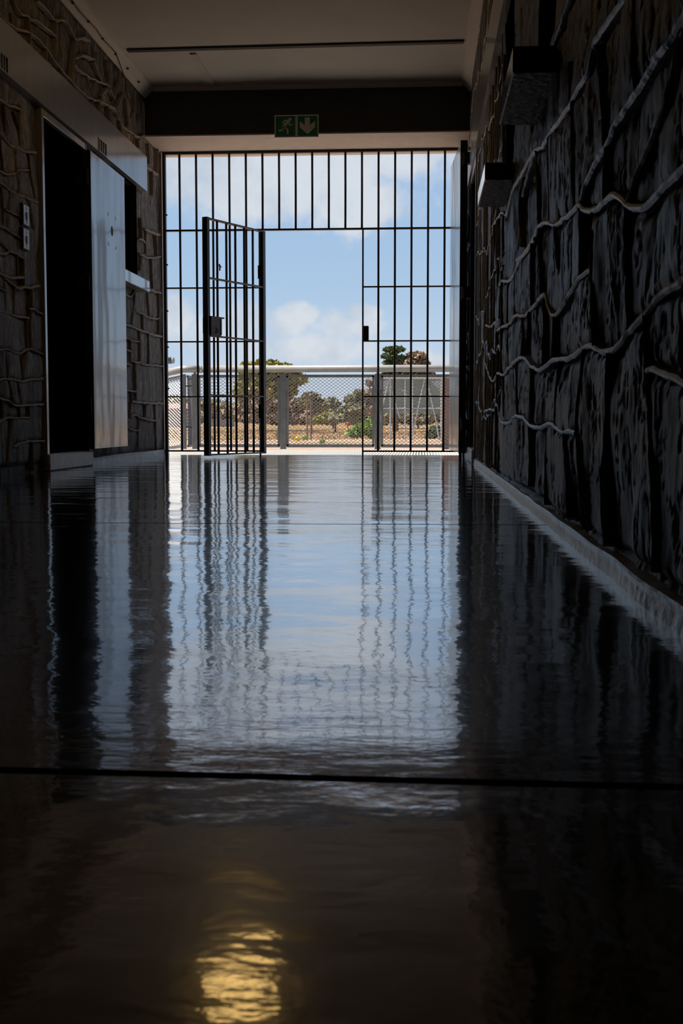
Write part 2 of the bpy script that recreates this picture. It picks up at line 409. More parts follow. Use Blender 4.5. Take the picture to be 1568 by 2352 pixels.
C2=[[(0,210),(60,260),(100,300),(160,335),(220,365)],[(0,330),(40,325),(100,300)],[(0,500),(60,520),(110,540),(225,540)],[(50,545),(110,590),(160,625),(240,630),(370,620)],[(0,630),(50,655)],[(0,835),(70,855),(140,880),(270,900)],[(275,815),(330,830),(390,870)],
 [(0,1190),(80,1195),(180,1225),(215,1215),(265,1180),(320,1195),(400,1225)],[(0,1465),(80,1450),(150,1460),(210,1480),(280,1460),(400,1450)],[(0,1620),(60,1640),(140,1690),(200,1695),(300,1690),(400,1680)],[(0,1840),(60,1810),(120,1805),(270,1800)],[(140,2060),(200,2030),(300,2015),(410,2010)],
 [(45,545),(50,830)],[(145,620),(135,870)],[(165,340),(170,530)],[(225,365),(230,610)],[(295,630),(300,810)],[(250,900),(255,1170)],[(285,830),(290,1180)],[(65,1210),(75,1450)],[(190,1240),(215,1460)],[(260,1190),(215,1450)],[(90,1480),(125,1680)],[(165,1480),(200,1680)],[(30,1640),(30,1810)],[(185,1700),(190,1800)],[(270,1700),(275,1800)],[(110,1815),(75,2230)],[(300,2020),(310,2280)],
 [(1240,185),(1290,200),(1330,240)],[(1240,300),(1300,345),(1370,360),(1455,355)],[(1310,100),(1380,130),(1450,155)],[(1340,640),(1400,660),(1460,680)],[(1130,680),(1190,710),(1225,640)],[(1230,830),(1290,865),(1360,900),(1445,910)],[(1135,960),(1200,980),(1300,1020),(1400,1055),(1475,1070)],[(1135,1075),(1180,1100),(1260,1115)],[(1130,1180),(1180,1200)],[(1190,1290),(1250,1300),(1330,1325),(1475,1335)],[(1135,1310),(1185,1335)],[(1140,1555),(1230,1565)],[(1195,1650),(1240,1665),(1480,1670)],[(1190,1800),(1230,1775),(1300,1810),(1410,1830)],[(1145,1885),(1200,1910),(1260,1920)],
 [(1275,0),(1290,190)],[(1320,110),(1320,330)],[(1410,160),(1425,340)],[(1280,350),(1270,480)],[(1370,360),(1385,640)],[(1335,660),(1350,880)],[(1225,650),(1195,960)],[(1290,870),(1295,1010)],[(1440,680),(1440,1050)],[(1265,1020),(1270,1300)],[(1345,1040),(1350,1310)],[(1185,1100),(1185,1300)],[(1225,1310),(1235,1650)],[(1190,1565),(1195,1650)],[(1320,1670),(1315,1800)],[(1400,1670),(1415,2090)],[(1185,1670),(1180,1800)],[(1255,1800),(1250,2100)]]
C1=[[(0,890),(80,940),(200,985)],[(0,1180),(90,1290),(150,1320),(250,1360),(335,1375)],[(0,1530),(60,1560),(140,1565),(200,1520),(270,1540)],[(0,1630),(100,1710),(200,1765),(350,1820)],[(60,1880),(150,1930),(215,2000)],[(0,2020),(100,2080),(210,2160)],
 [(50,950),(60,1180)],[(130,1000),(200,1200)],[(195,950),(185,1300)],[(10,1200),(40,1540)],[(130,1320),(180,1750)],[(270,1380),(290,1560)],[(285,1560),(325,1790)],[(30,1690),(40,2020)],[(110,1720),(90,1880)],[(265,1800),(305,2050)],
 [(0,110),(60,180),(130,240),(200,270),(290,300),(400,400),(520,570),(600,670),(690,770),(770,850),(850,890),(950,930),(1050,990),(1110,1130),(1180,1180),(1250,1230),(1310,1220)],[(130,0),(200,110),(330,180),(430,250),(520,330)],[(350,0),(450,110),(520,180),(590,180)],[(680,580),(760,660),(850,710),(990,770)],[(690,350),(760,340),(820,370)],[(690,520),(770,500),(860,530)],[(1310,1490),(1430,1570)],
 [(120,120),(130,350)],[(265,130),(280,290)],[(285,300),(290,480)],[(515,180),(510,520)],[(690,350),(655,720)],[(600,170),(690,350)],[(430,430),(430,640)],[(570,640),(560,760)],[(690,780),(695,880)],[(790,690),(840,860)],[(880,470),(880,520)],[(860,560),(930,740)],[(970,540),(990,740)],[(870,740),(840,880)],[(990,780),(920,870)],[(1000,800),(1040,900)],[(1115,700),(1030,900)],[(1140,830),(1060,980)],[(845,890),(850,1020)],[(905,900),(910,1090)],[(985,950),(1005,1170)],[(1080,1010),(1110,1250)],[(1130,830),(1165,1130)],[(1225,820),(1230,1020)],[(1305,920),(1305,1220)],[(1210,1210),(1200,1340)],[(1255,1250),(1265,1410)],[(1345,1290),(1355,1480)],[(1380,1520),(1385,1760)],[(1430,1330),(1425,1560)]]
ridL=conv(C2,0,500,3.92,XL,.010,500)+conv(C1,0,0,3.92,XL,.010,700)
netL=random_net(-3,6.75,.05,CEIL,.30,.26,9,lambda y,z: True)
ridL+=[resample(p,.04,.02,900+k) for k,p in enumerate(netL)]
# clip everything to the wall and away from openings
DRa, DRb = 9.16, 10.02; ZD=2.22
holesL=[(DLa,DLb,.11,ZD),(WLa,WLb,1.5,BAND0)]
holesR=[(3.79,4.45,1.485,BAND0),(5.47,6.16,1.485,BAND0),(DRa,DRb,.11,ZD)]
def clip(rs,holes):
    out=[]
    for p in rs:
        out+=split_keep(p,lambda y,z:-3<=y<=YG+.15 and 0<z<CEIL-.02 and not any(a-.015<y<b+.015 and c-.015<z<e+.015 for a,b,c,e in holes))
    return out
ridR=clip(ridR,holesR+[(2,YB,BAND0,BAND1)]); ridL=clip(ridL,holesL+[(2,YB,BAND0,BAND1)])
def snap(arr,holes,ax):
    arr=np.array(arr)
    for hl in holes:
        for v in (hl[0],hl[1]) if ax==0 else (hl[2],hl[3]):
            arr[np.argmin(abs(arr-v))]=v
    return np.unique(arr)
ysR=np.concatenate([np.arange(-3,1.4,.08),np.exp(np.linspace(math.log(1.4),math.log(YG+.2),560))]); ysR=snap(ysR,holesR,0)
zsR=snap(np.linspace(0,CEIL,350),holesR,1)
ysL=np.concatenate([np.arange(-3,6.6,.06),np.linspace(6.6,YG+.2,400)]); ysL=snap(ysL,holesL,0)
zsL=snap(np.linspace(0,CEIL,320),holesL,1)
palL=[(.36,.25,.16),(.29,.21,.15),(.46,.30,.17),(.25,.21,.17),(.40,.30,.21),(.19,.17,.15)]
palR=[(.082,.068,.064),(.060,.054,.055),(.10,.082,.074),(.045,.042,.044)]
wl=stone_wall('wall_left',XL,-1,ysL,zsL,ridL,holesL,palL,.024,21,mort='mortar_l',stone='stone_l',crack=.2)
tag(wl,'brown irregular stone wall with raised mortar lines on the left of the corridor','wall',kind='structure')
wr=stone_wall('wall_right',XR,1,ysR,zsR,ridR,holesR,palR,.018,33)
tag(wr,'dark stone wall with wavy raised mortar ridges filling the right side','wall',kind='structure')
# ------------------------------------------------------------------ skirting curbs
def curb(name, X, sgn, y0, y1, hgt, prot, m, label, seed):
    mb=MB(); ys=[y0]; 
    while ys[-1]<y1: ys.append(min(y1,ys[-1]+max(.012,.006*max(ys[-1],.5))))
    prof=8; vs=[]
    for y in ys:
        n=lambda k,f: mnoise.noise(Vector((y*f,k*3.1,seed)))
        top=hgt*(1+.07*n(1,3))
        base=prot*(1+.14*n(2,3)+.03*n(3,22))
        for (u,v) in ((base,-.004),(base*.93+.0012*n(4,30),top*.28),(base*.84+.0012*n(5,25),top*.62),(base*.85+.001*n(9,20),top*.72),(base*.88+.001*n(6,20),top*.93),(base*.74,top),(.0,top*1.02),(-.05,top)):
            vs.append((X-sgn*u, y, v))
    fs=[]
    for i in range(len(ys)-1):
        for k in range(prof-1): fs.append((i*prof+k,(i+1)*prof+k,(i+1)*prof+k+1,i*prof+k+1))
    fs+=[tuple(range(prof)),tuple((len(ys)-1)*prof+k for k in range(prof-1,-1,-1))]
    o=mb.add(vs,fs).build(name,m); tag(o,label,'skirting',kind='structure'); return o
curb('baseboard_right',XR+.028,1,-3,YG+.15,.039,.034,MT['curb'],'pale rough concrete curb along the foot of the right stone wall',3)
curb('baseboard_left',XL-.026,-1,DLb+.05,YG+.1,.056,.034,MT['curb_l'],'thin rough curb along the left wall beyond the cell door',8)
# ------------------------------------------------------------------ floor
def floor_mat():
    m=mat('polished_black_floor',(.02,.018,.017),.16,0,.5,1.0,.035); k=NB(m)
    m.node_tree.nodes['Principled BSDF'].inputs['Coat IOR'].default_value=1.75
    v=k.coords((1,1,1)); 
    n1=k.noise(v,2.2,6,.6); n2=k.noise(v,14,5,.6)
    fl=k.n('ShaderNodeTexVoronoi',{'Vector':k.coords((1,1,1)),'Scale':17,'Randomness':1},feature='F1').outputs['Distance']
    fl=k.math('MULTIPLY',k.math('LESS_THAN',k.math('MULTIPLY_ADD',k.noise(v,80,2),.08,fl),.095),k.math('GREATER_THAN',k.noise(v,5,1),.5))
    fm_=k.n('ShaderNodeMix',{0:fl,6:k.ramp(n1,[(.3,(.012,.011,.011)),(.7,(.034,.028,.024))]),7:(.30,.28,.26,1)},data_type='RGBA')
    k.link(fm_.outputs[2],k.b.inputs['Base Color'])
    # long soft undulations, then trowel marks, then pits
    a=k.noise(k.coords((.55,1.25,1)),3.2,2,.45)
    b=k.noise(k.coords((1.2,1.5,1)),11,3,.55,.3)
    c=k.noise(k.coords((.7,1.4,1)),55,3,.6)
    pit=k.n('ShaderNodeTexVoronoi',{'Vector':k.coords((1,1,1)),'Scale':26,'Randomness':1},feature='F1').outputs['Distance']
    pm=k.math('MULTIPLY',k.math('LESS_THAN',pit,.10),k.math('GREATER_THAN',k.noise(v,9,1),.56))
    h=k.math('ADD',k.math('MULTIPLY',a,.0052),k.math('ADD',k.math('MULTIPLY',b,.00075),k.math('MULTIPLY',c,.00013)))
    h=k.math('ADD',h,k.math('MULTIPLY',pm,-.0012))
    yy=k.n('ShaderNodeSeparateXYZ',{'Vector':k.coords()}).outputs[1]     # uneven trowelling beside the near joint
    near=k.n('ShaderNodeMapRange',{'Value':yy,'From Min':1.65,'From Max':1.2,'To Min':0.,'To Max':1.}).outputs[0]
    near=k.math('MULTIPLY',near,k.n('ShaderNodeMapRange',{'Value':yy,'From Min':1.0,'From Max':1.1,'To Min':0.08,'To Max':1.}).outputs[0])
    st_=k.noise(k.coords((.5,1.6,1)),24,4,.6,.4)
    h=k.math('ADD',h,k.math('MULTIPLY',k.math('MULTIPLY',st_,near),.0006))
    bm=k.bump(h,1.0,1.0)
    k.link(bm,k.b.inputs['Normal']); k.link(bm,k.b.inputs['Coat Normal'])
    k.link(k.ramp(n2,[(.35,(.02,.02,.02)),(.62,(.05,.05,.05)),(.8,(.13,.13,.13))]),k.b.inputs['Coat Roughness'])
    return m
MT['floor']=floor_mat()
MT['groove']=mat('floor_joint',(.004,.004,.004),.8)
mb=MB(); x0,x1=-2.8,.8
def gy(c,b,x): return c+b*x
pa=atY(0,1768,1); 
def jl(p,q):   # joint through two pixels on the floor
    def fl(px,py):
        d=ray(px,py); t=-CAMZ/d.z; return d.x*t,d.y*t
    (ax,ay),(bx,by)=fl(*p),fl(*q); b=(by-ay)/(bx-ax); return ay-b*ax,b
joints=[(-1.6,0,.012),(*jl((0,1768),(1568,1808)),.013),(*jl((0,1200),(1250,1206)),.010),(6.45,-.03,.008),(9.1,-.03,.006)]
prev=[(-3.0,-3.0)]
last=(-3.2,0)
for (c,b,w) in joints+[(YO,0,0)]:
    L=[(gy(*last,x0)),(gy(*last,x1))]; T=[gy(c,b,x0)-w/2,gy(c,b,x1)-w/2]; bv=.004 if w else 0
    mb.add([(x0,L[0],0),(x1,L[1],0),(x1,T[1]-bv,0),(x0,T[0]-bv,0)],[(0,1,2,3)],0)
    if w:
        e=.010
        a0,a1=gy(c,b,x0),gy(c,b,x1)
        V=lambda off,z:[(x0,a0+off,z),(x1,a1+off,z)]
        pr=[V(-w/2-bv,0),V(-w/2-bv*.3,-.0012),V(-w/2,-.004),V(-w/2+.001,-e),V(w/2-.001,-e),V(w/2,-.003),V(w/2+.003,0)]
        for i in range(len(pr)-1):
            mb.add([pr[i][0],pr[i][1],pr[i+1][1],pr[i+1][0]],[(0,1,2,3)],1 if i in (3,) else 0)
        last=(c+w/2+.003,b)
    else: last=(c,b)
mb.add([(x0,-3.2,-.15),(x1,-3.2,-.15),(x1,YO,-.15),(x0,YO,-.15),(x0,YO,0),(x1,YO,0)],[(0,1,2,3),(3,2,5,4)],1)
o=mb.build('floor',[MT['floor'],MT['groove']],fixn=False); tag(o,'glossy black polished concrete floor mirroring the sky and bars','floor',kind='structure')
# ------------------------------------------------------------------ ceiling, beam, back
mb=MB().box((-2.8,YBACK-.1,CEIL),(.8,YO,CEIL+.18)); o=mb.build('ceiling',MT['ceiling']); tag(o,'plain beige board ceiling above the corridor','ceiling',kind='structure')
mb=MB().box((-2.8,YBACK-.15,0),(.8,YBACK,CEIL)); o=mb.build('wall_back',MT['beam']); tag(o,'dark wall closing the corridor behind the viewer','wall',kind='structure')
mb=MB().box((XL-.03,YB,SOF),(XR+.03,YO,CEIL+.02),0)
mb.box((XL-.03,YB+.001,SOF-.012),(XR+.03,YO,SOF-.0005),1)
# reveal piers beside the grille
mb.box((XL-.3,YG+.02,0),(XL-.012,YO,SOF),1); mb.box((XR-.02,YG+.02,0),(XR+.4,YO,SOF),1)
o=mb.build('wall_front',[MT['beam'],MT['soffit']]); tag(o,'dark painted beam with pale soffit over the barred opening','wall',kind='structure')
def cornice(name,X,sgn,label):
    mb=MB(); P=[(0,-.085),(.012,-.085),(.035,-.06),(.072,-.022),(.09,-.014),(.09,0),(0,0)]
    mb.prism(P,lambda u,v,t:(X-sgn*u+ sgn*.02,t,CEIL+v+.001),YBACK,YB)
    o=mb.build(name,MT['ceiling']); tag(o,label,'cornice',kind='structure')
cornice('trim_1',XL,-1,'beige cornice strip where the left stone wall meets the ceiling')
cornice('trim_2',XR,1,'beige cornice strip where the right stone wall meets the ceiling')
mb=MB(); P=[(0,0),(-.04,-.005),(-.05,-.055),(0,-.06)]
mb.prism([(0,0),(0,-.03),(-.02,-.03),(-.05,-.012),(-.05,0)],lambda u,v,t:(t,YB+u,CEIL+v),XL+.06,XR-.06); o=mb.build('trim_3',MT['ceiling']); tag(o,'beige cornice strip along the top of the dark beam','cornice',kind='structure')
def ceilpt(px,py):
    d=ray(px,py); t=(CEIL-CAMZ)/d.z; return d.x*t,d.y*t
(jx0,jy0),(jx1,jy1)=ceilpt(300,114),ceilpt(1050,94); jb=(jy1-jy0)/(jx1-jx0)
print('ceil joint',jx0,jy0,jx1,jy1)
mb=MB()
for t in (0,):
    xa,xb=XL+.1,XR-.09; ya=jy0+jb*(xa-jx0); yb=jy0+jb*(xb-jx0); w=.028
    mb.add([(xa,ya-w,CEIL+.001),(xb,yb-w,CEIL+.001),(xb,yb+w,CEIL+.001),(xa,ya+w,CEIL+.001),(xa,ya-w,CEIL-.014),(xb,yb-w,CEIL-.014),(xb,yb+w,CEIL-.014),(xa,ya+w,CEIL-.014)],[(0,3,2,1),(4,5,6,7),(0,1,5,4),(1,2,6,5),(2,3,7,6),(3,0,4,7)])
o=mb.build('trim_4',MT['batten']); tag(o,'dark brown cover strip crossing the ceiling','trim',kind='structure')
(bx,by),(cx,cy)=ceilpt(443,122),ceilpt(491,198)
mb=MB().box((bx-.026,by,CEIL-.012),(bx+.026,YB-.05,CEIL+.001)); o=mb.build('trim_5',MT['soffit']); tag(o,'narrow pale batten running along the ceiling to the beam','trim',kind='structure')
# painted bands above the doors
def band(name,X,sgn,label,vents):
    mb=MB(); f=X-sgn*.018; bk=X+sgn*.05
    a,b=(min(f,bk),max(f,bk)); ys=[YBACK]+[v for p in vents for v in p]+[YB-.09]
    for i in range(0,len(ys)-1):
        if i%2==0: mb.box((a,ys[i],BAND0),(b,ys[i+1],BAND1))
        else: mb.box((a,ys[i],BAND0+.10),(b,ys[i+1],BAND1)); 
    o=mb.build(name,MT['band']); tag(o,label,'trim',kind='structure')
va=[(6.80,6.96),(atX(220,340,XL)[0],atX(239,350,XL)[0])]
band('trim_6',XL,-1,'smooth grey painted band above the cell door on the left wall',va)
band('trim_7',XR,1,'smooth grey painted band high on the right wall',[])
for k,(a,b) in enumerate(va):
    e=empty('air_vent',(XL,(a+b)/2,BAND0),['slotted air vent in grey band at the left picture edge','slotted air vent in grey band just above the open steel door'][k],'vent')
    m1=MB(); m1.box((XL-.03,a,BAND0),(XL-.02,b,BAND0+.1)); m1.build('backing',MT['black'],e)
    fr=MB(); t=.008
    for q in ((a,a+t),(b-t,b)): fr.box((XL-.018,q[0],BAND0),(XL+.022,q[1],BAND0+.1))
    fr.box((XL-.018,a,BAND0),(XL+.022,b,BAND0+t)); fr.box((XL-.018,a,BAND0+.1-t),(XL+.022,b,BAND0+.1)); fr.build('frame',MT['band'],e)
    for i in range(3):
        y=a+(b-a)*(i+1)/4; s_=MB().box((XL-.018,y-.006,BAND0+t),(XL+.019,y+.006,BAND0+.1-t)); s_.build('slat',MT['band'],e)
# ------------------------------------------------------------------ steel doors
def steel_door(name,X,sgn,ya,yb,leafy0,leafy1,lx0,lx1,label,zleaf=(.12,2.2),hole=True):
    """frame round the opening ya..yb in wall X; leaf laid back beyond the far jamb from (lx0,leafy0) to (lx1,leafy1)"""
    e=empty(name,(X,yb,0),label,'door',kind='structure')
    fw=.045; pr=.006
    def fb(y0,y1,z0,z1):
        a,b=X-sgn*pr,X+sgn*.12; return MB().bbox((min(a,b),y0,z0),(max(a,b),y1,z1),.003)
    fb(ya-fw,ya,.04,ZD+.045).build('jamb',MT['door'],e); fb(yb,yb+fw,.04,ZD+.045).build('jamb',MT['iron'],e)
    fb(ya,yb,ZD,ZD+.045).build('frame_head',MT['door'],e)
    a,b=X-sgn*.02,X+sgn*.3
    th=MB().bbox((min(a,b),ya-.04,0),(max(a,b),yb+.05,.108),.008); th.build('threshold',MT['curb_l'],e)
    # leaf, a boxed steel sheet
    p0=Vector((lx0,leafy0,0)); p1=Vector((lx1,leafy1,0)); d=(p1-p0); L=d.length; d.normalize(); nrm=Vector((-sgn,0,0)); nrm=(nrm-d*nrm.dot(d)).normalized()
    T=.055; z0,z1=zleaf
    mx=Matrix(((d.x,nrm.x,0,p0.x),(d.y,nrm.y,0,p0.y),(0,0,1,0),(0,0,0,1)))
    lf=MB()
    lf.bbox((0,-T,z0),(L,-.002,z1),.004,0,mx)
    if hole:   # face sheet with a round spy hole and cross seams
        hx,hz,hr=atX(257,531,lx0)[0]-leafy0,atX(257,531,lx0)[1],.036; N=20
        ring=[(hx+hr*math.cos(2*math.pi*i/N),hz+hr*math.sin(2*math.pi*i/N)) for i in range(N)]
        sq=[]
        for i in range(N):
            c,s_=math.cos(2*math.pi*i/N),math.sin(2*math.pi*i/N); m_=max(abs(c),abs(s_)); sq.append((hx+.12*c/m_,hz+.12*s_/m_))
        vs=[mx@Vector((u,0,v)) for u,v in ring+sq]; lf.add(vs,[(i,(i+1)%N,N+(i+1)%N,N+i) for i in range(N)],0)
        for (u0,u1,v0,v1) in ((0,hx-.12,z0,z1),(hx+.12,L,z0,z1),(hx-.12,hx+.12,z0,hz-.12),(hx-.12,hx+.12,hz+.12,z1)):
            lf.add([mx@Vector(q) for q in ((u0,0,v0),(u1,0,v0),(u1,0,v1),(u0,0,v1))],[(0,1,2,3)],0)
        vs=[mx@Vector((u,t,v)) for t in (0,-.02) for u,v in ring]; lf.add(vs,[(i,(i+1)%N,N+(i+1)%N,N+i) for i in range(N)],1)
        lf.add([mx@Vector((u,-.0018,v)) for u,v in ring],[tuple(range(N))],1)
    leaf=lf.build('door_leaf',[MT['door'],MT['dark'],MT['iron']],e)
    ed=MB().bbox((-.006,-T-.004,z0-.004),(.004,-.001,z1+.004),.001,0,mx); ed.build('leaf_edge',MT['iron'],leaf)
    for z in (.42,1.28,2.0) if sgn<0 else (.29,1.36,2.43):
        if z>z1: z=z1-.12
        hg=MB(); hp=mx@Vector((-.015,-T*.5,0)); q=Vector((X-sgn*pr,yb+.015,0))
        hg.tube([(hp.x,hp.y,z-.055),(hp.x,hp.y,z+.055)],.016,10)
        lo=(min(hp.x,q.x+sgn*.03)-.002,min(hp.y,yb)-.002,z-.045); hi=(max(hp.x,q.x+sgn*.03)+.002,max(hp.y,yb+.03)+.002,z+.045)
        hg.box(lo,hi); hg.build('hinge',MT['iron'],e)
    return e
# left leaf corners from the photograph
lx=-2.30; ly0=atX(213,700,lx)[0]; ly1=atX(289,700,lx)[0]; print('leaf',ly0,ly1, atX(213,352,lx), atX(289,408,lx), atX(215,1030,lx))
steel_door('door_1',XL,-1,DLa,DLb,ly0,ly1,lx,lx,'grey steel cell door with a spyhole, swung open beside the left dark doorway',zleaf=(.125,2.185))
x_n,z_n=atY(1057,338,10.1); x_f,z_f=atY(1034,395,11.12); print('right leaf',x_n,z_n,x_f,z_f)
steel_door('door_2',XR,1,DRa,DRb,10.1,11.12,x_n,x_f,'dark steel door swung open along the right wall beside the bars',zleaf=(.06,2.58),hole=False)
# ------------------------------------------------------------------ windows (hatches) with sills
def hatch(name,X,sgn,ya,yb,xin,zb,zt,label,s0,s1):
    e=empty(name,(X,(ya+yb)/2,zt),label,'window',kind='structure')
    mb=MB(); a,b=(min(xin,X+sgn*.09),max(xin,X+sgn*.09))
    vs0=[(a,s0,zb),(b,s0,zb),(b,s1,zb),(a,s1,zb),(a,s0,zt),(b,s0,zt),(b,s1,zt),(a,s1,zt)]
    mb.bbox((a,s0,zb),(b,s1,zt),.005,0)
    o=mb.build('sill',[MT['sill'],MT['sill_under']],e,fixn=True)
    for p in o.data.polygons:
        if p.normal.z<-.6 or p.normal.y<-.7: p.material_index=1
    for i in range(5):
        y=ya+(yb-ya)*(i+.5)/5
        MB().tube([(X+sgn*.12,y,zt-.01),(X+sgn*.12,y,BAND0+.01)],.009,8).build('bar',MT['iron'],e)
    return e
hatch('window_1',XL,-1,WLa,WLb,atY(343,650,WLb+.02)[0],1.405,1.5,'dark hatch with a pale painted sill behind the open left steel door',9.44,WLb+.03)
for k,(a,b,c,d_) in enumerate([(5.47,6.16,(1113,413),(1113,373)),(3.79,4.45,(1177,167),(1177,105))]):
    x_,zb=atY(*c,a); zt=atY(*d_,a)[1]; print('sillR',x_,zb,zt)
    hatch('window_%d'%(k+2),XR,1,a,b,x_,zb,zt,['dark hatch with protruding sill, the farther one on the right wall','dark hatch with protruding sill, the nearer one on the right wall'][k],a,b)
# ------------------------------------------------------------------ fixed grille
def X_(px,py,Y=YG): return atY(px,py,Y)[0]
def Z_(px,py,Y=YG): return atY(px,py,Y)[1]
g=empty('security_grille',(-1,YG,0),'fixed black barred screen filling the end of the corridor around the gateway','grille')
zt=SOF-.03; z1=Z_(700,527); z2=Z_(700,660); z3=Z_(700,784); z4=Z_(700,911); z5=Z_(700,1036)
print('grille z',zt,z1,z2,z3,z4,z5)
XA=XL+.016; XB=XR-.04; JL=X_(597,800); JR=X_(833,800)
bx=[X_(412.4+38.05*i,430) for i in range(17)]
for i,x in enumerate(bx):
    low = z5 if (i<=4 or i>=12) else z1
    if i==5 or i==11: low=z1
    pts=[(x,YG,low),(x+.0008,YG,(low+zt)/2),(x,YG,zt)]
    MB().tube(pts,.0105,8).build('bar',MT['iron'],g,smooth=True)
def flat(xa,xb,z,t=.007,dp=.02,m='iron'): return MB().bbox((xa,YG-dp,z-t),(xb,YG+dp,z+t),.002).build('cross_bar',MT[m],g)
flat(XA,XB,zt+.004,.010,.022); flat(XA,XB,z1,.008)
for z in (z2,z3,z4): flat(XA,JL+.005,z,.006); flat(JR,XB,z,.006)
flat(XA,JL,z5,.007); flat(JR,XB,z5,.007)
for x,lo,hi in ((XA,0,SOF-.013),(XB,0,SOF-.013)): MB().bbox((x-.014,YG-.025,lo),(x+.014,YG+.025,hi),.003).build('side_post',MT['iron'],g)
for x in (JL,JR): MB().bbox((x-.007,YG-.02,0),(x+.007,YG+.02,z1),.002).build('jamb',MT['iron'],g)
sa,sb=X_(834,783),X_(846.5,783)
MB().bbox((sa,YG-.035,z3+.006),(sb,YG+.03,Z_(840,749)),.004).build('lock_keeper',MT['iron'],g)
for z in (.62,1.0,1.33,1.75,2.2): MB().tube([(XA+.014,YG,z),(XA+.026,YG,z)],.007,8).build('bolt',MT['iron'],g)
# ------------------------------------------------------------------ open gate leaf
YH=YG-.035; hxp=X_(604,800,YH); 
best=None
for Yf in np.arange(10.0,11.0,.01):
    z=Z_(474,499,Yf)
    if best is None or abs(z-(Z_(604,531,YH)))<best[0]: best=(abs(z-Z_(604,531,YH)),Yf)
YF=best[1]; fxp=X_(474,700,YF); print('gate free end',fxp,YF,'hinge',hxp,YH,'len',math.hypot(fxp-hxp,YF-YH))
gt=empty('barred_gate',(hxp,YH,0),'open black barred gate leaf with a lock box, swung inward from the gateway','gate')
d=Vector((fxp-hxp,YF-YH,0)); GL=d.length; d.normalize(); n_=Vector((-d.y,d.x,0))
if n_.y>0: n_=-n_
gm=Matrix(((d.x,n_.x,0,hxp),(d.y,n_.y,0,YH),(0,0,1,0),(0,0,0,1)))
gz1=Z_(604,531,YH); gz0=.022
MB().bbox((0-.02,-.02,gz0),(.024,.02,gz1),.003,0,gm).build('hinge_stile',MT['iron'],gt)
MB().bbox((GL-.025,-.03,gz0),(GL+.015,.022,gz1+.003),.003,0,gm).build('lock_stile',MT['iron'],gt)
for i in range(5):
    u=.024+(GL-.049)*(i+1)/6
    MB().tube([gm@Vector((u,0,gz0+.01)),gm@Vector((u,0,gz1-.006))],.0105,8).build('bar',MT['iron'],gt,smooth=True)
for z,m in ((gz1-.006,'iron_worn'),(Z_(604,660,YH),'iron_worn'),(Z_(604,784,YH),'iron_worn'),(Z_(604,911,YH),'iron_worn'),(gz0+.008,'iron')):
    MB().bbox((.02,-.019,z-.0065),(GL-.02,.019,z+.0065),.002,0,gm).build('cross_bar',MT[m],gt)
za,zb_=Z_(490,770,YF),Z_(490,727,YF)
lb=MB().bbox((GL-.17,-.03,za),(GL-.02,.033,zb_),.003,0,gm).bbox((GL-.215,-.033,zb_-.006),(GL-.02,.036,zb_+.006),.002,0,gm).bbox((GL-.175,.0,za+.01),(GL-.155,.037,zb_-.008),.002,0,gm)
lb=lb.build('lock_box',MT['iron_worn'],gt)
MB().bbox((GL-.01,-.022,za+.01),(GL+.032,.0,zb_-.004),.006,0,gm).build('bolt_housing',MT['iron'],gt)
kh=MB(); c0=gm@Vector((GL-.095,.034,za+.045))
ring=[c0+d*(.019*math.cos(a))+Vector((0,0,.024*math.sin(a))) for a in np.linspace(.6,5.6,14)]
kh.tube(ring,.004,6); kh.tube([c0,c0-n_*-.002],.008,8); kh.build('keyhole_ring',MT['black'],lb)
for z in (Z_(600,625,YH),Z_(600,945,YH)): MB().tube([(JL-.002,YG-.034,z-.06),(JL-.002,YG-.034,z+.06)],.011,10).build('hinge',MT['iron'],gt)
u=GL-.155; zz=Z_(500,612,YF+.1)
MB().prism([(0,.028),(.035,.0),(.014,.0),(.014,-.03),(.006,-.03),(.006,.006),(0,.006)],lambda p,q,t:gm@Vector((u-.0105-p,.012+t,zz+q)),0,.01).build('latch_bracket',MT['iron_worn'],gt)
# ------------------------------------------------------------------ exit sign
MT['sgreen']=mat('sign_green',(.008,.20,.10),.5); MT['slum']=mat('sign_cream',(.88,.84,.66),.55)
ys=YB-.012; sx0,sz1=atY(630,264.5,ys); sx1,sz0=atY(731.5,314.5,ys)
print('sign',sx0,sx1,sz0,sz1)
es=empty('exit_sign',((sx0+sx1)/2,YB,sz0),'green and cream emergency exit sign with running figure and down arrow on the dark beam','sign')
sw=(sx1-sx0)/2; sh=sz1-sz0
for k in range(2):
    a=sx0+k*sw; pl=MB().box((a+.0005,ys,sz0),(a+sw-.0005,YB+.002,sz1)).build('panel',MT['slum'],es)
    b_=.011; MB().box((a+b_,ys-.0015,sz0+b_),(a+sw-b_,ys+.001,sz1-b_)).build('green_field',MT['sgreen'],pl)
def sp(k,u,v,t): a=sx0+k*sw; return (a+u*sw, ys-.0015-t, sz1-v*sh)
def poly(mb,k,pts,t1=.0015): mb.prism(pts,lambda u,v,t:sp(k,u,v,t),0,t1)
ar=MB(); U=lambda x:(x-797)/(1290-797); V_=lambda y:(y-225)/(735-225)
poly(ar,1,[(U(983),V_(290)),(U(1095),V_(290)),(U(1095),V_(470)),(U(983),V_(470))])
poly(ar,1,[(U(983),V_(462)),(U(1095),V_(462)),(U(1212),V_(372)),(U(1208),V_(515)),(U(1042),V_(668)),(U(873),V_(520)),(U(870),V_(378))][::1])
ar.build('arrow',MT['slum'],es)
mn=MB(); U=lambda x:(x-295)/(797-295); V_=lambda y:(y-240)/(750-240)
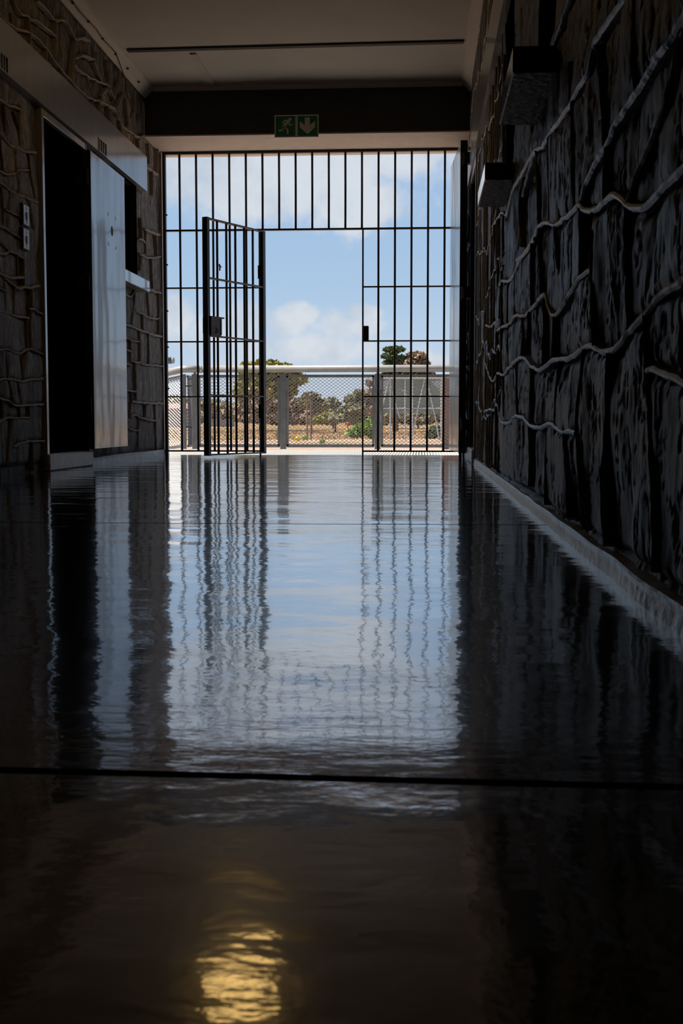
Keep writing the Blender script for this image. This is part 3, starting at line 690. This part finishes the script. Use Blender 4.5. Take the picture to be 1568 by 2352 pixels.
def limb(p,q,w):
    (ax,ay),(bx_,by_)=p,q; L=math.hypot(bx_-ax,by_-ay); nx,ny=-(by_-ay)/L*w/2,(bx_-ax)/L*w/2
    poly(mn,0,[(U(ax+nx),V_(ay+ny)),(U(bx_+nx),V_(by_+ny)),(U(bx_-nx),V_(by_-ny)),(U(ax-nx),V_(ay-ny))])
poly(mn,0,[(U(650+38*math.cos(a)),V_(344+40*math.sin(a))) for a in np.linspace(0,2*math.pi,20)[:-1]])
poly(mn,0,[(U(520),V_(350)),(U(600),V_(350)),(U(648),V_(400)),(U(552),V_(497)),(U(520),V_(560)),(U(468),V_(520)),(U(475),V_(480)),(U(562),V_(392)),(U(530),V_(385))])
limb((535,365),(472,425),30); limb((630,400),(636,486),30); limb((625,470),(703,468),34)
limb((490,500),(490,605),44); limb((510,588),(386,588),40); limb((520,500),(598,580),42); limb((594,565),(594,675),42)
mn.build('running_figure',MT['slum'],es)
# ------------------------------------------------------------------ switches
MT['wood']=mat('wooden_block',(.07,.03,.018),.6)
for k,(ya_,yb_) in enumerate([(467,518),(522,573)]):
    Xs=XL+.012; y0,zt_=atX(54,ya_+1,Xs); y1,_=atX(67,ya_+3,Xs); zb2=atX(57,yb_-3,Xs)[1]
    e=empty('light_switch',(XL,(y0+y1)/2,zb2),['upper of two pale switch plates left of the cell doorway','lower of two pale switch plates left of the cell doorway'][k],'switch')
    MB().bbox((XL-.03,y0-.006,zb2-.006),(Xs-.004,y1+.006,zt_+.006),.002).build('mounting_block',MT['wood'],e)
    MB().bbox((Xs-.006,y0,zb2),(Xs,y1,zt_),.002).build('plate',MT['white'],e)
    zc_=(zb2+zt_)/2; yc_=(y0+y1)/2; hh=(zt_-zb2)
    MB().prism([(-.016,-.004),(0,-.03),(.016,-.004),(.008,.018),(-.008,.018)],lambda u,v,t:(Xs+t,yc_+u,zc_+v),-.001,.004).build('rocker',MT['black'],e)
    for s_ in (-1,1):
        for q in (.30,.40): MB().tube([(Xs-.001,yc_,zc_+s_*hh*q),(Xs+.0015,yc_,zc_+s_*hh*q)],.005 if q<.35 else .0035,8).build('screw',MT['black'],e)
# ------------------------------------------------------------------ cable on the left cornice
xc=XL+.035
def onc(px,py,Y=None):
    # point on the slope of the cornice
    y,z=atX(px,py,xc); return (xc-.004,y,min(max(z,CEIL-.08),CEIL-.02))
pts=[onc(150,0),onc(162,9),onc(182,33),onc(205,58),onc(222,80),onc(238,96),onc(252,112),onc(268,135)]
pts=[(p[0],p[1],CEIL-.055+.010*math.sin(i*2.1)) for i,p in enumerate(pts)]
q0=pts[-1]; xw=XL+.01
for a,b in ((280,160),(287,180),(290,210),(296,230),(303,249),(299,270)): 
    y,z=atX(a,b,xw); pts.append((xw,y,z))
pts=[(XL+.031,-2.9+i*.8,CEIL-.055-.008*(i%2)) for i in range(13) if -2.9+i*.8<pts[0][1]-.3]+pts
cb=empty('wall_cable',(xc,8.5,CEIL-.06),'thin dark cable clipped along the left cornice, dropping down the stones','cable')
MB().tube(pts,.0045,6).build('lead',MT['cable'],cb)
for i in range(6):
    y=8.25+i*.38; MB().tube([(xc-.01,y,CEIL-.06),(xc+.006,y,CEIL-.064)],.008,6).build('clip',MT['cable'],cb)
# ------------------------------------------------------------------ ceiling lamp (just above the frame, mirrored in the floor)
MT['lampg']=mat('warm_lamp_glass',(.8,.7,.5),.4); b_=MT['lampg'].node_tree.nodes['Principled BSDF']
b_.inputs['Emission Color'].default_value=(1,.62,.2,1); b_.inputs['Emission Strength'].default_value=4.5
d_=ray(552,2258); t=(CEIL-.05+CAMZ)/(-d_.z); lxp,lyp=d_.x*t,d_.y*t; print('lamp',lxp,lyp)
le=empty('ceiling_lamp',(lxp,lyp,CEIL),'round warm ceiling lamp glowing, mirrored on the near floor','lamp')
mb=MB(); N=28
for ri,(r,z) in enumerate(((.24,0),(.24,-.03),(.22,-.04))): mb.v+=[(lxp+r*math.cos(2*math.pi*i/N),lyp+r*math.sin(2*math.pi*i/N),CEIL+z) for i in range(N)]
mb.f=[(r*N+i,r*N+(i+1)%N,(r+1)*N+(i+1)%N,(r+1)*N+i) for r in range(2) for i in range(N)]; mb.mi=[0]*len(mb.f); mb.build('lamp_base',MT['white'],le)
mb=MB(); pr=[(.22,-.035),(.21,-.055),(.18,-.08),(.12,-.10),(.05,-.11)]
for r,z in pr: mb.v+=[(lxp+r*math.cos(2*math.pi*i/N),lyp+r*math.sin(2*math.pi*i/N),CEIL+z) for i in range(N)]
mb.f=[(r*N+i,r*N+(i+1)%N,(r+1)*N+(i+1)%N,(r+1)*N+i) for r in range(len(pr)-1) for i in range(N)]+[tuple((len(pr)-1)*N+i for i in range(N))]; mb.mi=[0]*len(mb.f)
mb.build('lamp_shade',MT['lampg'],le,smooth=True)
# ------------------------------------------------------------------ landing outside
YFE=13.9
mb=MB()
x=-4.2
while x<3.0:
    mb.box((x,YO+.005,-.03),(x+.016,YFE+.06,0)); x+=.028
mb.box((-4.2,YO+.005,-.08),(3.0,YFE+.06,-.03)); mb.box((-4.2,YO+.005,-.4),(3.0,YFE+.05,-.08))
o=mb.build('landing_deck',MT['deck']); tag(o,'bright slatted landing deck just outside the bars','deck',kind='structure')
def mesh_panel(p0,p1,z0,z1,parent,th=.0034,mtx=None):
    p0=Vector(p0);p1=Vector(p1);L=(p1-p0).length;dd=(p1-p0).normalized(); nn=Vector((-dd.y,dd.x,0))
    st=.0245; p=.0188; nx=int(L/st); st=L/nx; nr=int((z1-z0)/(p)); p=(z1-z0)/nr; mb=MB()
    for r in range(nr+1):
        vs=[]
        for i in range(nx+1):
            up = (i+r)%2
            z=z0+r*p+(p/2 if up else -p/2); z=min(max(z,z0),z1); b=p0+dd*(i*st); 
            for (s1,s2) in ((th*1.5,-th*.8),(-th*1.5,-th*.2),(0,th*1.1)): vs.append(Vector((b.x,b.y,0))+nn*s1+Vector((0,0,z+s2)))
        fs=[(i*3+k,i*3+(k+1)%3,(i+1)*3+(k+1)%3,(i+1)*3+k) for i in range(nx) for k in range(3)]
        mb.add(vs,fs)
    if mtx is not None: mb.v=[tuple(mtx@Vector(v)) for v in mb.v]
    return mb.build('mesh_panel',MT['mesh'],parent,fixn=False)
zr=Z_(700,863,YFE); zb=.035; hz=Z_(700,847,YFE)
fe=empty('railing',(-.8,YFE,0),'long galvanised mesh railing with a pipe handrail around the landing, bent at its left corner','railing')
PX=[448,650,867,1084,1300]; px_=[X_(a,950,YFE) for a in PX]
for i,x in enumerate(px_):
    MB().bbox((x-.034,YFE-.02,-.02),(x+.034,YFE+.02,zr+.02),.003).build('post',MT['post'],fe)
    MB().tube([(x,YFE,zr+.015),(x,YFE,hz-.02)],.014,8).build('post_stem',MT['post'],fe)
for a,b in zip(px_,px_[1:]):
    xa,xb=a+.052,b-.052
    mp=mesh_panel((xa,YFE,0),(xb,YFE,0),zb+.015,zr-.01,fe)
    fr=MB(); 
    for (u0,u1,v0,v1) in ((xa-.012,xb+.012,zr-.02,zr+.012),(xa-.012,xb+.012,zb-.015,zb+.018),(xa-.015,xa+.01,zb,zr),(xb-.01,xb+.015,zb,zr)): fr.box((u0,YFE-.014,v0),(u1,YFE+.014,v1))
    fr.build('panel_frame',MT['post'],mp)
xm0=X_(462,847,YFE)
MB().tube([(xm0,YFE,hz),(px_[-1]+.3,YFE,hz)],.041,16).build('handrail',MT['rail'],fe,smooth=True)
MB().tube([(xm0+.002,YFE,hz),(xm0-.02,YFE-.006,hz)],.048,16).build('end_cap',MT['galv'],fe,smooth=False)
# side section, running off to the left
A=(X_(421,950,YFE),YFE); B_=(X_(340,950,14.3),14.3)
hzB=Z_(372,859,14.2)-.03; zrB=hzB-(hz-zr); drop=hzB-hz
sd=fe
MB().bbox((A[0]-.032,A[1]-.02,-.02),(A[0]+.032,A[1]+.02,zr+.02),.003).build('post',MT['post'],sd)
dA=Vector((B_[0]-A[0],B_[1]-A[1],0)).normalized(); LA=math.hypot(B_[0]-A[0],B_[1]-A[1])
fm=Matrix(((dA.x,-dA.y,0,A[0]),(dA.y,dA.x,0,A[1]),(0,0,1,0),(0,0,0,1))); sh_=Matrix.Identity(4); sh_[2][0]=drop/LA; fm2=fm@sh_
mp=mesh_panel((0,0,0),(LA-.1,0,0),zb+.015,zr-.01,sd,mtx=fm2@Matrix.Translation((.05,0,0)))
MB().box((.03,-.014,zr-.02),(LA,.014,zr+.012),0,fm2).build('top_rail',MT['post'],sd)
MB().box((.03,-.014,zb-.015),(LA,.014,zb+.018),0,fm2).build('bottom_rail',MT['post'],sd)
MB().bbox((LA-.03,-.02,-.4),(LA+.03,.02,zrB+.02),.003,0,fm).build('post',MT['post'],sd)
MB().tube([(xm0-.026,A[1],hz),(A[0],A[1],hz),(B_[0],B_[1],hzB)],.041,16).build('handrail',MT['rail'],sd,smooth=True)
c1=(A[0]+.047,A[1]+.02); c2=(A[0]+.047,A[1]+.42)
mesh_panel((c1[0],c1[1],0),(c2[0],c2[1],0),zb+.015,zr-.01,sd)
MB().box((c1[0]-.01,c1[1],zr-.02),(c1[0]+.01,c2[1],zr+.01)).build('top_rail',MT['post'],sd)
MB().box((c1[0]-.01,c1[1],zb-.015),(c1[0]+.01,c2[1],zb+.015)).build('bottom_rail',MT['post'],sd)
for z in (.25,.72): MB().tube([(A[0],YFE,z),(px_[0]-.036,YFE,z)],.008,8).build('hinge',MT['iron'],sd)
st=empty('handrail',(-3.1,13.3,0),'dark capped end of a pipe handrail poking out at the far left','handrail')
sx,sz=atY(396,828,13.3)
MB().tube([(sx-.9,13.3,sz),(sx-.004,13.3,sz)],.036,16).build('pipe',MT['post'],st,smooth=True)
MB().tube([(sx-.006,13.3,sz),(sx+.012,13.295,sz)],.033,16).build('end_cap',MT['galv'],st)
MB().bbox((sx-.75,13.28,0),(sx-.69,13.32,sz-.03),.003).build('post',MT['post'],st)
# ------------------------------------------------------------------ field
GZ=-.4
def ground_mat():
    m=mat('dry_field',(.3,.2,.1),.9,0,.2); k=NB(m); v=k.coords((1,1,1))
    n=k.noise(v,.09,6,.6); n2=k.noise(v,1.7,6,.65); n3=k.noise(v,.5,3)
    sep=k.n('ShaderNodeSeparateXYZ',{'Vector':k.coords()}); y=sep.outputs[1]
    c1=k.ramp(n2,[(.3,(.19,.095,.04)),(.5,(.27,.15,.065)),(.7,(.34,.22,.11))])
    c2=k.ramp(n2,[(.35,(.31,.18,.12)),(.65,(.42,.28,.20))])
    c3=k.ramp(n2,[(.35,(.10,.12,.03)),(.65,(.2,.18,.055))])
    e=k.math('ADD',y,k.math('MULTIPLY',k.math('SUBTRACT',n3,.5),16))
    f=k.n('ShaderNodeMapRange',{'Value':e,'From Min':46,'From Max':52}).outputs[0]
    a=k.n('ShaderNodeMix',{0:f,6:c2,7:c1},data_type='RGBA')
    g_=k.ramp(n,[(.52,(0,0,0)),(.62,(1,1,1))])
    b=k.n('ShaderNodeMix',{0:g_,6:a.outputs[2],7:c3},data_type='RGBA')
    k.link(b.outputs[2],k.b.inputs['Base Color']); k.link(k.bump(n2,.6,.15),k.b.inputs['Normal'])
    return m
MT['field']=ground_mat()
mb=MB(); nx,ny=60,90
gx=np.linspace(-1,1,nx)**3*500; gyy=-40+ (np.linspace(0,1,ny)**3)*900
vs=[];
for yy in gyy:
    for xx in gx:
        h=0 if yy<30 else .22*mnoise.noise(Vector((xx*.06,yy*.06,0)))*min(1,(yy-30)/20)
        vs.append((xx,yy,GZ+h))
fs=[(j*nx+i,j*nx+i+1,(j+1)*nx+i+1,(j+1)*nx+i) for j in range(ny-1) for i in range(nx-1)]
o=mb.add(vs,fs).build('field_ground',MT['field'],smooth=True,fixn=False); tag(o,'dry golden brown field beyond the railing','ground',kind='structure')
# ------------------------------------------------------------------ plants
def leafm(name,c1,c2,c3):
    m=mat(name,c1,.7,0,.3); k=NB(m); n=k.noise(k.coords(),1.6,3); n2=k.noise(k.coords(),14,2)
    k.link(k.ramp(k.math('MULTIPLY_ADD',n2,.4,k.math('MULTIPLY',n,.6)),[(.35,c1),(.5,c2),(.65,c3)]),k.b.inputs['Base Color']); return m
MT['leaf_olive']=leafm('olive_foliage',(.12,.14,.03),(.26,.24,.06),(.38,.32,.08))
MT['leaf_green']=leafm('dark_conifer_foliage',(.05,.08,.03),(.09,.13,.05),(.14,.16,.07))
MT['leaf_brown']=leafm('dry_brown_foliage',(.17,.115,.07),(.26,.18,.11),(.34,.24,.14))
MT['leaf_far']=leafm('far_foliage',(.14,.14,.08),(.24,.22,.12),(.33,.29,.15))
MT['leaf_bright']=leafm('green_shrub_foliage',(.12,.22,.03),(.2,.32,.05),(.32,.42,.07))
MT['bark']=noisy('bark',(.12,.075,.05),(.22,.15,.10),6,.9)
MT['yellow']=mat('yellow_flowers',(.75,.55,.02),.6)
def foliage(mb, c, rad, n, size, rng, flat=1.0, mi=0):
    c=np.array(c); rad=np.array(rad)
    d=rng.normal(size=(n,3)); d/=np.linalg.norm(d,axis=1)[:,None]; r=rng.random(n)**.4
    P=c+d*r[:,None]*rad
    for p in P:
        u=rng.normal(size=3); u/=np.linalg.norm(u); w=np.cross(u,rng.normal(size=3)); w/=np.linalg.norm(w)
        s_=size*rng.uniform(.6,1.4); u=u*s_; w=w*s_*.6; w[2]*=flat; u[2]*=flat
        mb.add([p-u,p-w*.9,p+u,p+w],[(0,1,2,3)],mi)
def base_at(px,Y): return X_(px,1000,Y)
def tree(name,px,Y,blobs,trunks,leaf,label,n=900,size=.22,seed=1,second=None,group=None,cat='tree'):
    """blobs: (px,py,rx_px,ry_px,weight,mat index)"""
    s_=F/Y; x0=base_at(px,Y); e=empty(name,(x0,Y,GZ),label,cat,group); rng=np.random.default_rng(seed)
    mb=MB()
    for (a,b,rx,ry,w,mi) in blobs:
        X,Z=atY(a,b,Y); foliage(mb,(X,Y+rng.uniform(-.3,.3)*rx/s_,Z),(rx/s_,max(rx,ry)/s_,ry/s_),int(n*w),size,rng,1,mi)
    mb.build('foliage',[MT[leaf]]+([MT[second]] if second else []),e,fixn=False)
    for tr in trunks:
        pts=[]; rs=[]
        for (a,b,r) in tr:
            X,Z=atY(a,b,Y); pts.append((X,Y,max(Z,GZ-.1))); rs.append(r/s_)
        MB().tube(pts,rs,8).build('trunk',MT['bark'],e,smooth=True)
    return e
# big rounded tree behind the gate leaf
tree('leafy_tree',600,90,[(600,860,58,26,1.6,0),(575,848,30,18,.5,0),(630,850,42,20,.9,0),(672,872,32,18,.6,0),(600,890,62,26,1.1,0),(560,895,26,30,.5,0),(650,895,36,22,.6,0),(610,838,40,10,.5,0),(660,845,20,8,.25,0)],
     [[(600,1000,7),(604,950,6),(600,900,5),(598,870,3)],[(603,950,4),(630,900,3),(650,875,2)],[(603,945,4),(580,900,3),(565,880,2)]],'leaf_olive','large rounded olive tree rising above the handrail behind the gate leaf',700,.22,4)
tree('conifer_tree',925,85,[(905,803,24,6,.8,0),(895,818,20,6,.5,0),(915,826,28,9,.9,0),(893,835,14,5,.35,0),(905,848,30,8,.8,0),(890,858,16,4,.3,0),(955,820,26,12,1.0,1),(940,836,30,12,1.0,1),(970,838,18,12,.6,1),(950,853,34,9,.9,1),(985,858,14,3,.2,1),(880,866,22,6,.4,0),(930,868,50,8,1.0,0),(985,868,28,6,.4,1),(940,880,50,12,.8,0)],
     [[(908,1005,8),(907,930,6),(905,860,5),(903,805,2)],[(906,900,4),(935,860,3),(955,822,1.5)],[(906,880,3),(890,850,2),(884,840,1)],[(907,890,3),(965,865,2),(985,857,1)]],'leaf_green','tall flat-topped conifer, half green half brown, standing right of the gateway',620,.17,8,'leaf_brown')
tree('bare_tree',855,70,[(848,880,10,8,.2,0),(862,900,12,16,.25,0),(845,905,14,12,.25,0),(858,950,14,24,.4,0)],[[(842,1008,4),(848,960,3.2),(852,910,2.6),(845,868,1.5)],[(850,1005,3.5),(858,950,3),(866,900,2),(870,870,1)]],'leaf_brown','thin leaning bare trunks beside the middle railing post',500,.12,9)
hed=[('shrub_tree',715,75,[(714,912,22,10,.5,0),(705,925,30,12,.8,0),(735,930,22,12,.6,0)],'leaf_far','small bushy tree just right of the large olive tree'),
 ('shrub_tree',765,110,[(760,930,22,16,.8,0),(785,945,20,10,.4,0),(750,945,30,12,.7,0)],'leaf_far','low distant tree dome in the middle of the gateway gap'),
 ('shrub_tree',820,80,[(828,905,18,9,.6,0),(812,920,22,12,1,0),(838,925,24,16,1.4,0),(822,942,38,16,1.8,0),(800,958,50,10,1.2,0)],'leaf_far','dense low tree left of the leaning bare trunks'),
 ('brown_thicket',640,95,[(600,935,60,26,3,0),(660,938,50,26,2.6,0),(705,948,45,22,2,0),(560,945,50,20,2,0),(640,960,110,14,2.5,0),(760,958,60,12,1.2,0)],'leaf_brown','brown dry thicket beneath the large olive tree'),
 ('shrub_tree',470,150,[(440,925,40,10,.6,0),(480,930,40,12,.7,0),(405,922,30,14,.7,0),(520,935,36,12,.6,0)],'leaf_far','distant dark tree line at the left behind the bars'),
 ('shrub_tree',960,120,[(900,925,40,34,3,0),(960,915,60,40,5,0),(1020,925,40,36,3,0),(950,955,90,18,3,0)],'leaf_far','grey-green tree mass behind the white frame at right'),
 ('green_shrub',835,52,[(835,985,24,14,1.0,0),(850,975,16,14,.6,0),(815,995,22,8,.6,0),(855,1000,10,8,.3,0)],'leaf_bright','low green shrub left of the middle railing post'),
 ('green_shrub',1000,50,[(1003,990,18,12,.8,0),(990,1000,14,8,.4,0)],'leaf_green','dark green shrub at the foot of the white frame at right'),
 ('yellow_shrub',770,85,[(760,955,30,8,.5,0),(800,950,20,9,.5,0),(740,965,40,8,.6,0),(820,958,24,10,.6,0)],'leaf_olive','yellow-green scrub in the middle of the field')]
for k,(nm,px,Y,bl,lf,lb_) in enumerate(hed):
    tree(nm,px,Y,bl,[[(px,1000 if Y<100 else 985,2.5),(px,bl[0][1],1.5)]],lf,lb_,650,.0022*Y if Y>60 else .10,20+k,cat='shrub' if 'shrub'==nm[-5:] or 'thicket' in nm else 'tree')
WEED=[]
for k,(px,py,Y,w,m,lb_) in enumerate([(683,1008,40,9,'yellow','small yellow flowering clump just past the railing foot'),(700,1006,41,7,'leaf_bright','tiny green weed beside the yellow flowers'),(740,1014,38,7,'leaf_bright','low green weed clump in the sandy strip'),(640,1000,44,12,'leaf_olive','olive weed clump left of the yellow flowers')]):
    X,Z=atY(px,py,Y); rng=np.random.default_rng(60+k); WEED.append((X,Y,.45)); mb=MB(); foliage(mb,(X,Y,max(Z,GZ+.04)),(w*Y/F,w*Y/F,.07),160,.03,rng); o=mb.build('weed_clump',MT[m]); tag(o,lb_,'plant')
# dry grass tufts
FOOT=[(o.location.x,o.location.y,.7) for o in bpy.data.objects if o.type=='EMPTY' and o.location.y>30]+WEED
mb=MB(); rng=np.random.default_rng(3)
for _ in range(7000):
    Y=rng.uniform(47,120); X=rng.uniform(-.26,.1)*Y; h=rng.uniform(.04,.16); a=rng.uniform(0,3.14); w=.03; lx_=rng.normal()*.08
    z0=GZ-.05
    if any(abs(X-ax)<ar and abs(Y-ay)<ar for ax,ay,ar in FOOT): continue
    mb.add([(X-w*math.cos(a),Y-w*math.sin(a),z0),(X+w*math.cos(a),Y+w*math.sin(a),z0),(X+lx_,Y,z0+h+.05)],[(0,1,2)],0)
MT['straw']=leafm('straw_grass',(.2,.115,.04),(.30,.19,.075),(.38,.26,.12))
o=mb.build('dry_grass',MT['straw'],fixn=False); tag(o,'short golden dry grass covering the field','grass',kind='stuff')
mb=MB(); rng=np.random.default_rng(17); Y=240.
for px in range(330,1500,14):
    X,Z=atY(px+rng.uniform(-5,5),958+rng.uniform(-5,5),Y+rng.uniform(-20,30)); foliage(mb,(X,Y+rng.uniform(-20,30),Z),(2.2,2.2,rng.uniform(1.0,1.9)),120,.5,rng)
for px in range(-1400,330,40):
    X,Z=atY(px,958,Y); foliage(mb,(X,Y,Z),(4,3,1.5),60,1.,rng)
o=mb.build('distant_scrub',MT['leaf_far'],fixn=False); tag(o,'continuous line of scrub along the horizon behind the field','scrub',kind='stuff')
# two wooden posts, marker, white frame, far house, brick pillar
for k,px in enumerate((705,712)):
    x,z=atY(px,916+6*k,48); MB().tube([(x,48+.3*k,GZ-.05),(x,48+.3*k,z)],.035,8).build('wooden_post',MT['bark'])
    o=bpy.context.scene.collection.objects[-1]; tag(o,['left of two thin wooden posts standing in the field','right of two thin wooden posts standing in the field'][k],'post','wooden posts in the field')
x,z=atY(798,989,72); mk=empty('marker_post',(x,72,GZ),'small red and yellow marker post standing in the field','marker')
MT['myel']=mat('marker_yellow',(.8,.42,.03),.5); MT['mred']=mat('marker_red',(.6,.05,.02),.5)
MB().tube([(x,72,GZ-.05),(x,72,GZ+.42)],.07,10).build('base',MT['myel'],mk); MB().tube([(x,72,GZ+.42),(x,72,GZ+.5),(x,72,GZ+.62),(x,72,GZ+.68)],[.06,.075,.07,.03],10).build('cap',MT['mred'],mk)
MT['wframe']=mat('white_frame_paint',(.45,.46,.46),.4)
MT['net']=mat('green_net',(.22,.29,.25),.8); k=NB(MT['net']); MT['net'].node_tree.nodes['Principled BSDF'].inputs['Alpha'].default_value=.55
YW=45; wf=empty('goal_frame',(X_(945,1010,YW),YW,GZ),'white tubular frame with grey-green netting behind the right railing panel','frame')
def wt(pl,r=.03,dy=0): MB().tube([(*[atY(a,b,YW+dy)[0]],YW+dy,max(atY(a,b,YW+dy)[1],GZ)) for a,b in pl],r,8).build('frame_tube',MT['wframe'],wf)
wt([(876,869),(1014,869)]); wt([(878,938),(1013,938)],.024); wt([(896,869),(896,1012)]); wt([(930,869),(930,1012)]); wt([(947,869),(947,1012)]); wt([(1013,869),(1013,1012)])
wt([(893,870),(876,945),(872,1012)],.026,.0); wt([(975,870),(948,990)],.026); wt([(979,870),(1003,975),(1008,1012)],.026); wt([(900,900),(918,960)],.022)
x0_,z0_=atY(878,1010,YW+.1); x1_,z1_=atY(1013,871,YW+.1)
MB().box((x0_,YW+.08,GZ+1.0),(x1_,YW+.1,z1_)).build('net',MT['net'],wf)
hx,hz0=atY(500,960,160); hs=empty('house',(hx,160,GZ),'pale distant house with a pinkish roof behind the left railing','building')
MT['hwall']=mat('pale_house_wall',(.30,.27,.25),.8); MT['hroof']=mat('pink_roof',(.32,.18,.15),.8)
ht=atY(500,944,160)[1]; rt=atY(500,932,160)[1]
MB().box((hx-1.4,160,GZ-.2),(hx+1.6,164,ht)).build('wall',MT['hwall'],hs); MB().prism([(-.3,0),(4.3,0),(2,rt-ht)],lambda u,v,t:(t,160+u,ht+v),hx-1.7,hx+1.9).build('roof',MT['hroof'],hs)
for i in range(2): MB().box((hx-.8+1.3*i,159.94,ht-1.1),(hx-.2+1.3*i,160.02,ht-.4)).build('window',MT['black'],hs)
hx,_=atY(410,930,140); h2=empty('house',(hx,140,GZ),'low white distant building at the far left edge of the opening','building')
ht=atY(410,938,140)[1]; rt=atY(410,926,140)[1]
MB().box((hx-1.6,140,GZ-.2),(hx+1.6,144,ht)).build('wall',MT['hwall'],h2); MB().prism([(-.3,0),(4.3,0),(2,rt-ht)],lambda u,v,t:(t,140+u,ht+v),hx-1.9,hx+1.9).build('roof',MT['hroof'],h2)
MT['brick']=noisy('brown_brick',(.13,.07,.05),(.22,.12,.09),6,.85)
bx0,bz=atY(1016,866,17.5); bp=MB().bbox((bx0,17.5,GZ),(bx0+.5,17.9,bz),.01); o=bp.build('brick_pillar',MT['brick']); tag(o,'brown brick pillar just beyond the railing at far right','pillar')
# ------------------------------------------------------------------ sun + sky
sun=bpy.data.lights.new('sun','SUN'); so=bpy.data.objects.new('sun',sun); COL.objects.link(so)
sun.energy=10; sun.angle=.01; sun.color=(1,.95,.86)
dv=Vector((-.55,-.03,1)).normalized(); so.rotation_euler=(dv).to_track_quat('Z','Y').to_euler(); so.location=(0,20,30)
wd=bpy.data.worlds.new('sky'); S.world=wd; wd.use_nodes=True; nt=wd.node_tree
class WB(NB):
    def __init__(s,t): s.t=t
k=WB(nt); bg=nt.nodes['Background']
tc=k.n('ShaderNodeTexCoord'); D=tc.outputs['Generated']
sep=k.n('ShaderNodeSeparateXYZ',{'Vector':D})
el=sep.outputs[2]
sky=k.ramp(k.math('MULTIPLY_ADD',el,1,0),[(0,(.62,.71,.80)),(.05,(.52,.65,.81)),(.11,(.405,.57,.775)),(.2,(.34,.51,.76)),(.6,(.22,.36,.66))])
n1=k.noise(D,30,8,.6,.2); n2=k.noise(D,9,5,.55)
def blob(px,py,rx,ry,w=1):
    d=ray(px,py).normalized(); s_=k.n('ShaderNodeVectorMath',{0:D,1:tuple(d)},operation='SUBTRACT')
    m_=k.n('ShaderNodeVectorMath',{0:s_.outputs[0],1:(F/rx,F/rx,F/ry)},operation='MULTIPLY')
    l=k.n('ShaderNodeVectorMath',{0:m_.outputs[0]},operation='LENGTH').outputs['Value']
    return k.math('MULTIPLY',k.math('SUBTRACT',1.0,l),w)
bl=[(560,400,330,110,1),(450,330,300,120,1),(850,470,150,85,.9),(760,380,200,120,1),(980,330,260,70,.8),(900,330,300,110,1),
    (690,722,62,34,1),(660,750,60,44,1),(830,722,62,28,1),(800,750,110,50,.9),(400,730,60,70,1),(560,730,70,45,1),(500,770,120,60,.8),(700,800,330,55,.8),(960,830,150,30,.6)]
mx_=None
for b in bl:
    o_=blob(*b); mx_= o_ if mx_ is None else k.math('MAXIMUM',mx_,o_)
mx_=k.math('MAXIMUM',mx_,-1.0)
bgc=k.n('ShaderNodeMapRange',{'Value':n2,'From Min':.5,'From Max':.75,'To Min':-.6,'To Max':.4}).outputs[0]
hi=k.n('ShaderNodeMapRange',{'Value':el,'From Min':.25,'From Max':.4}).outputs[0]   # above the picture: loose noise clouds
bgc=k.math('ADD',bgc,k.math('MULTIPLY',k.math('SUBTRACT',hi,1.0),1.5))
mx_=k.math('MAXIMUM',mx_,bgc)
den=k.math('ADD',mx_,k.math('MULTIPLY',k.math('SUBTRACT',n1,.5),1.5))
den=k.math('ADD',den,k.math('MULTIPLY',k.math('SUBTRACT',n2,.5),.8))
cl=k.n('ShaderNodeMapRange',{'Value':den,'From Min':.0,'From Max':.55},interpolation_type='SMOOTHSTEP').outputs[0]
cc=k.ramp(k.noise(D,22,6,.55),[(.35,(.53,.60,.70)),(.6,(.70,.74,.79))])
mixc=k.n('ShaderNodeMix',{0:k.math('MULTIPLY',cl,.9),6:sky,7:cc},data_type='RGBA')
dn=k.n('ShaderNodeMapRange',{'Value':el,'From Min':-.02,'From Max':0}).outputs[0]
fin=k.n('ShaderNodeMix',{0:dn,6:(.25,.18,.11,1),7:mixc.outputs[2]},data_type='RGBA')
k.link(fin.outputs[2],bg.inputs['Color']); bg.inputs['Strength'].default_value=1.0
S.cycles.max_bounces=10; S.cycles.diffuse_bounces=6; S.cycles.glossy_bounces=6
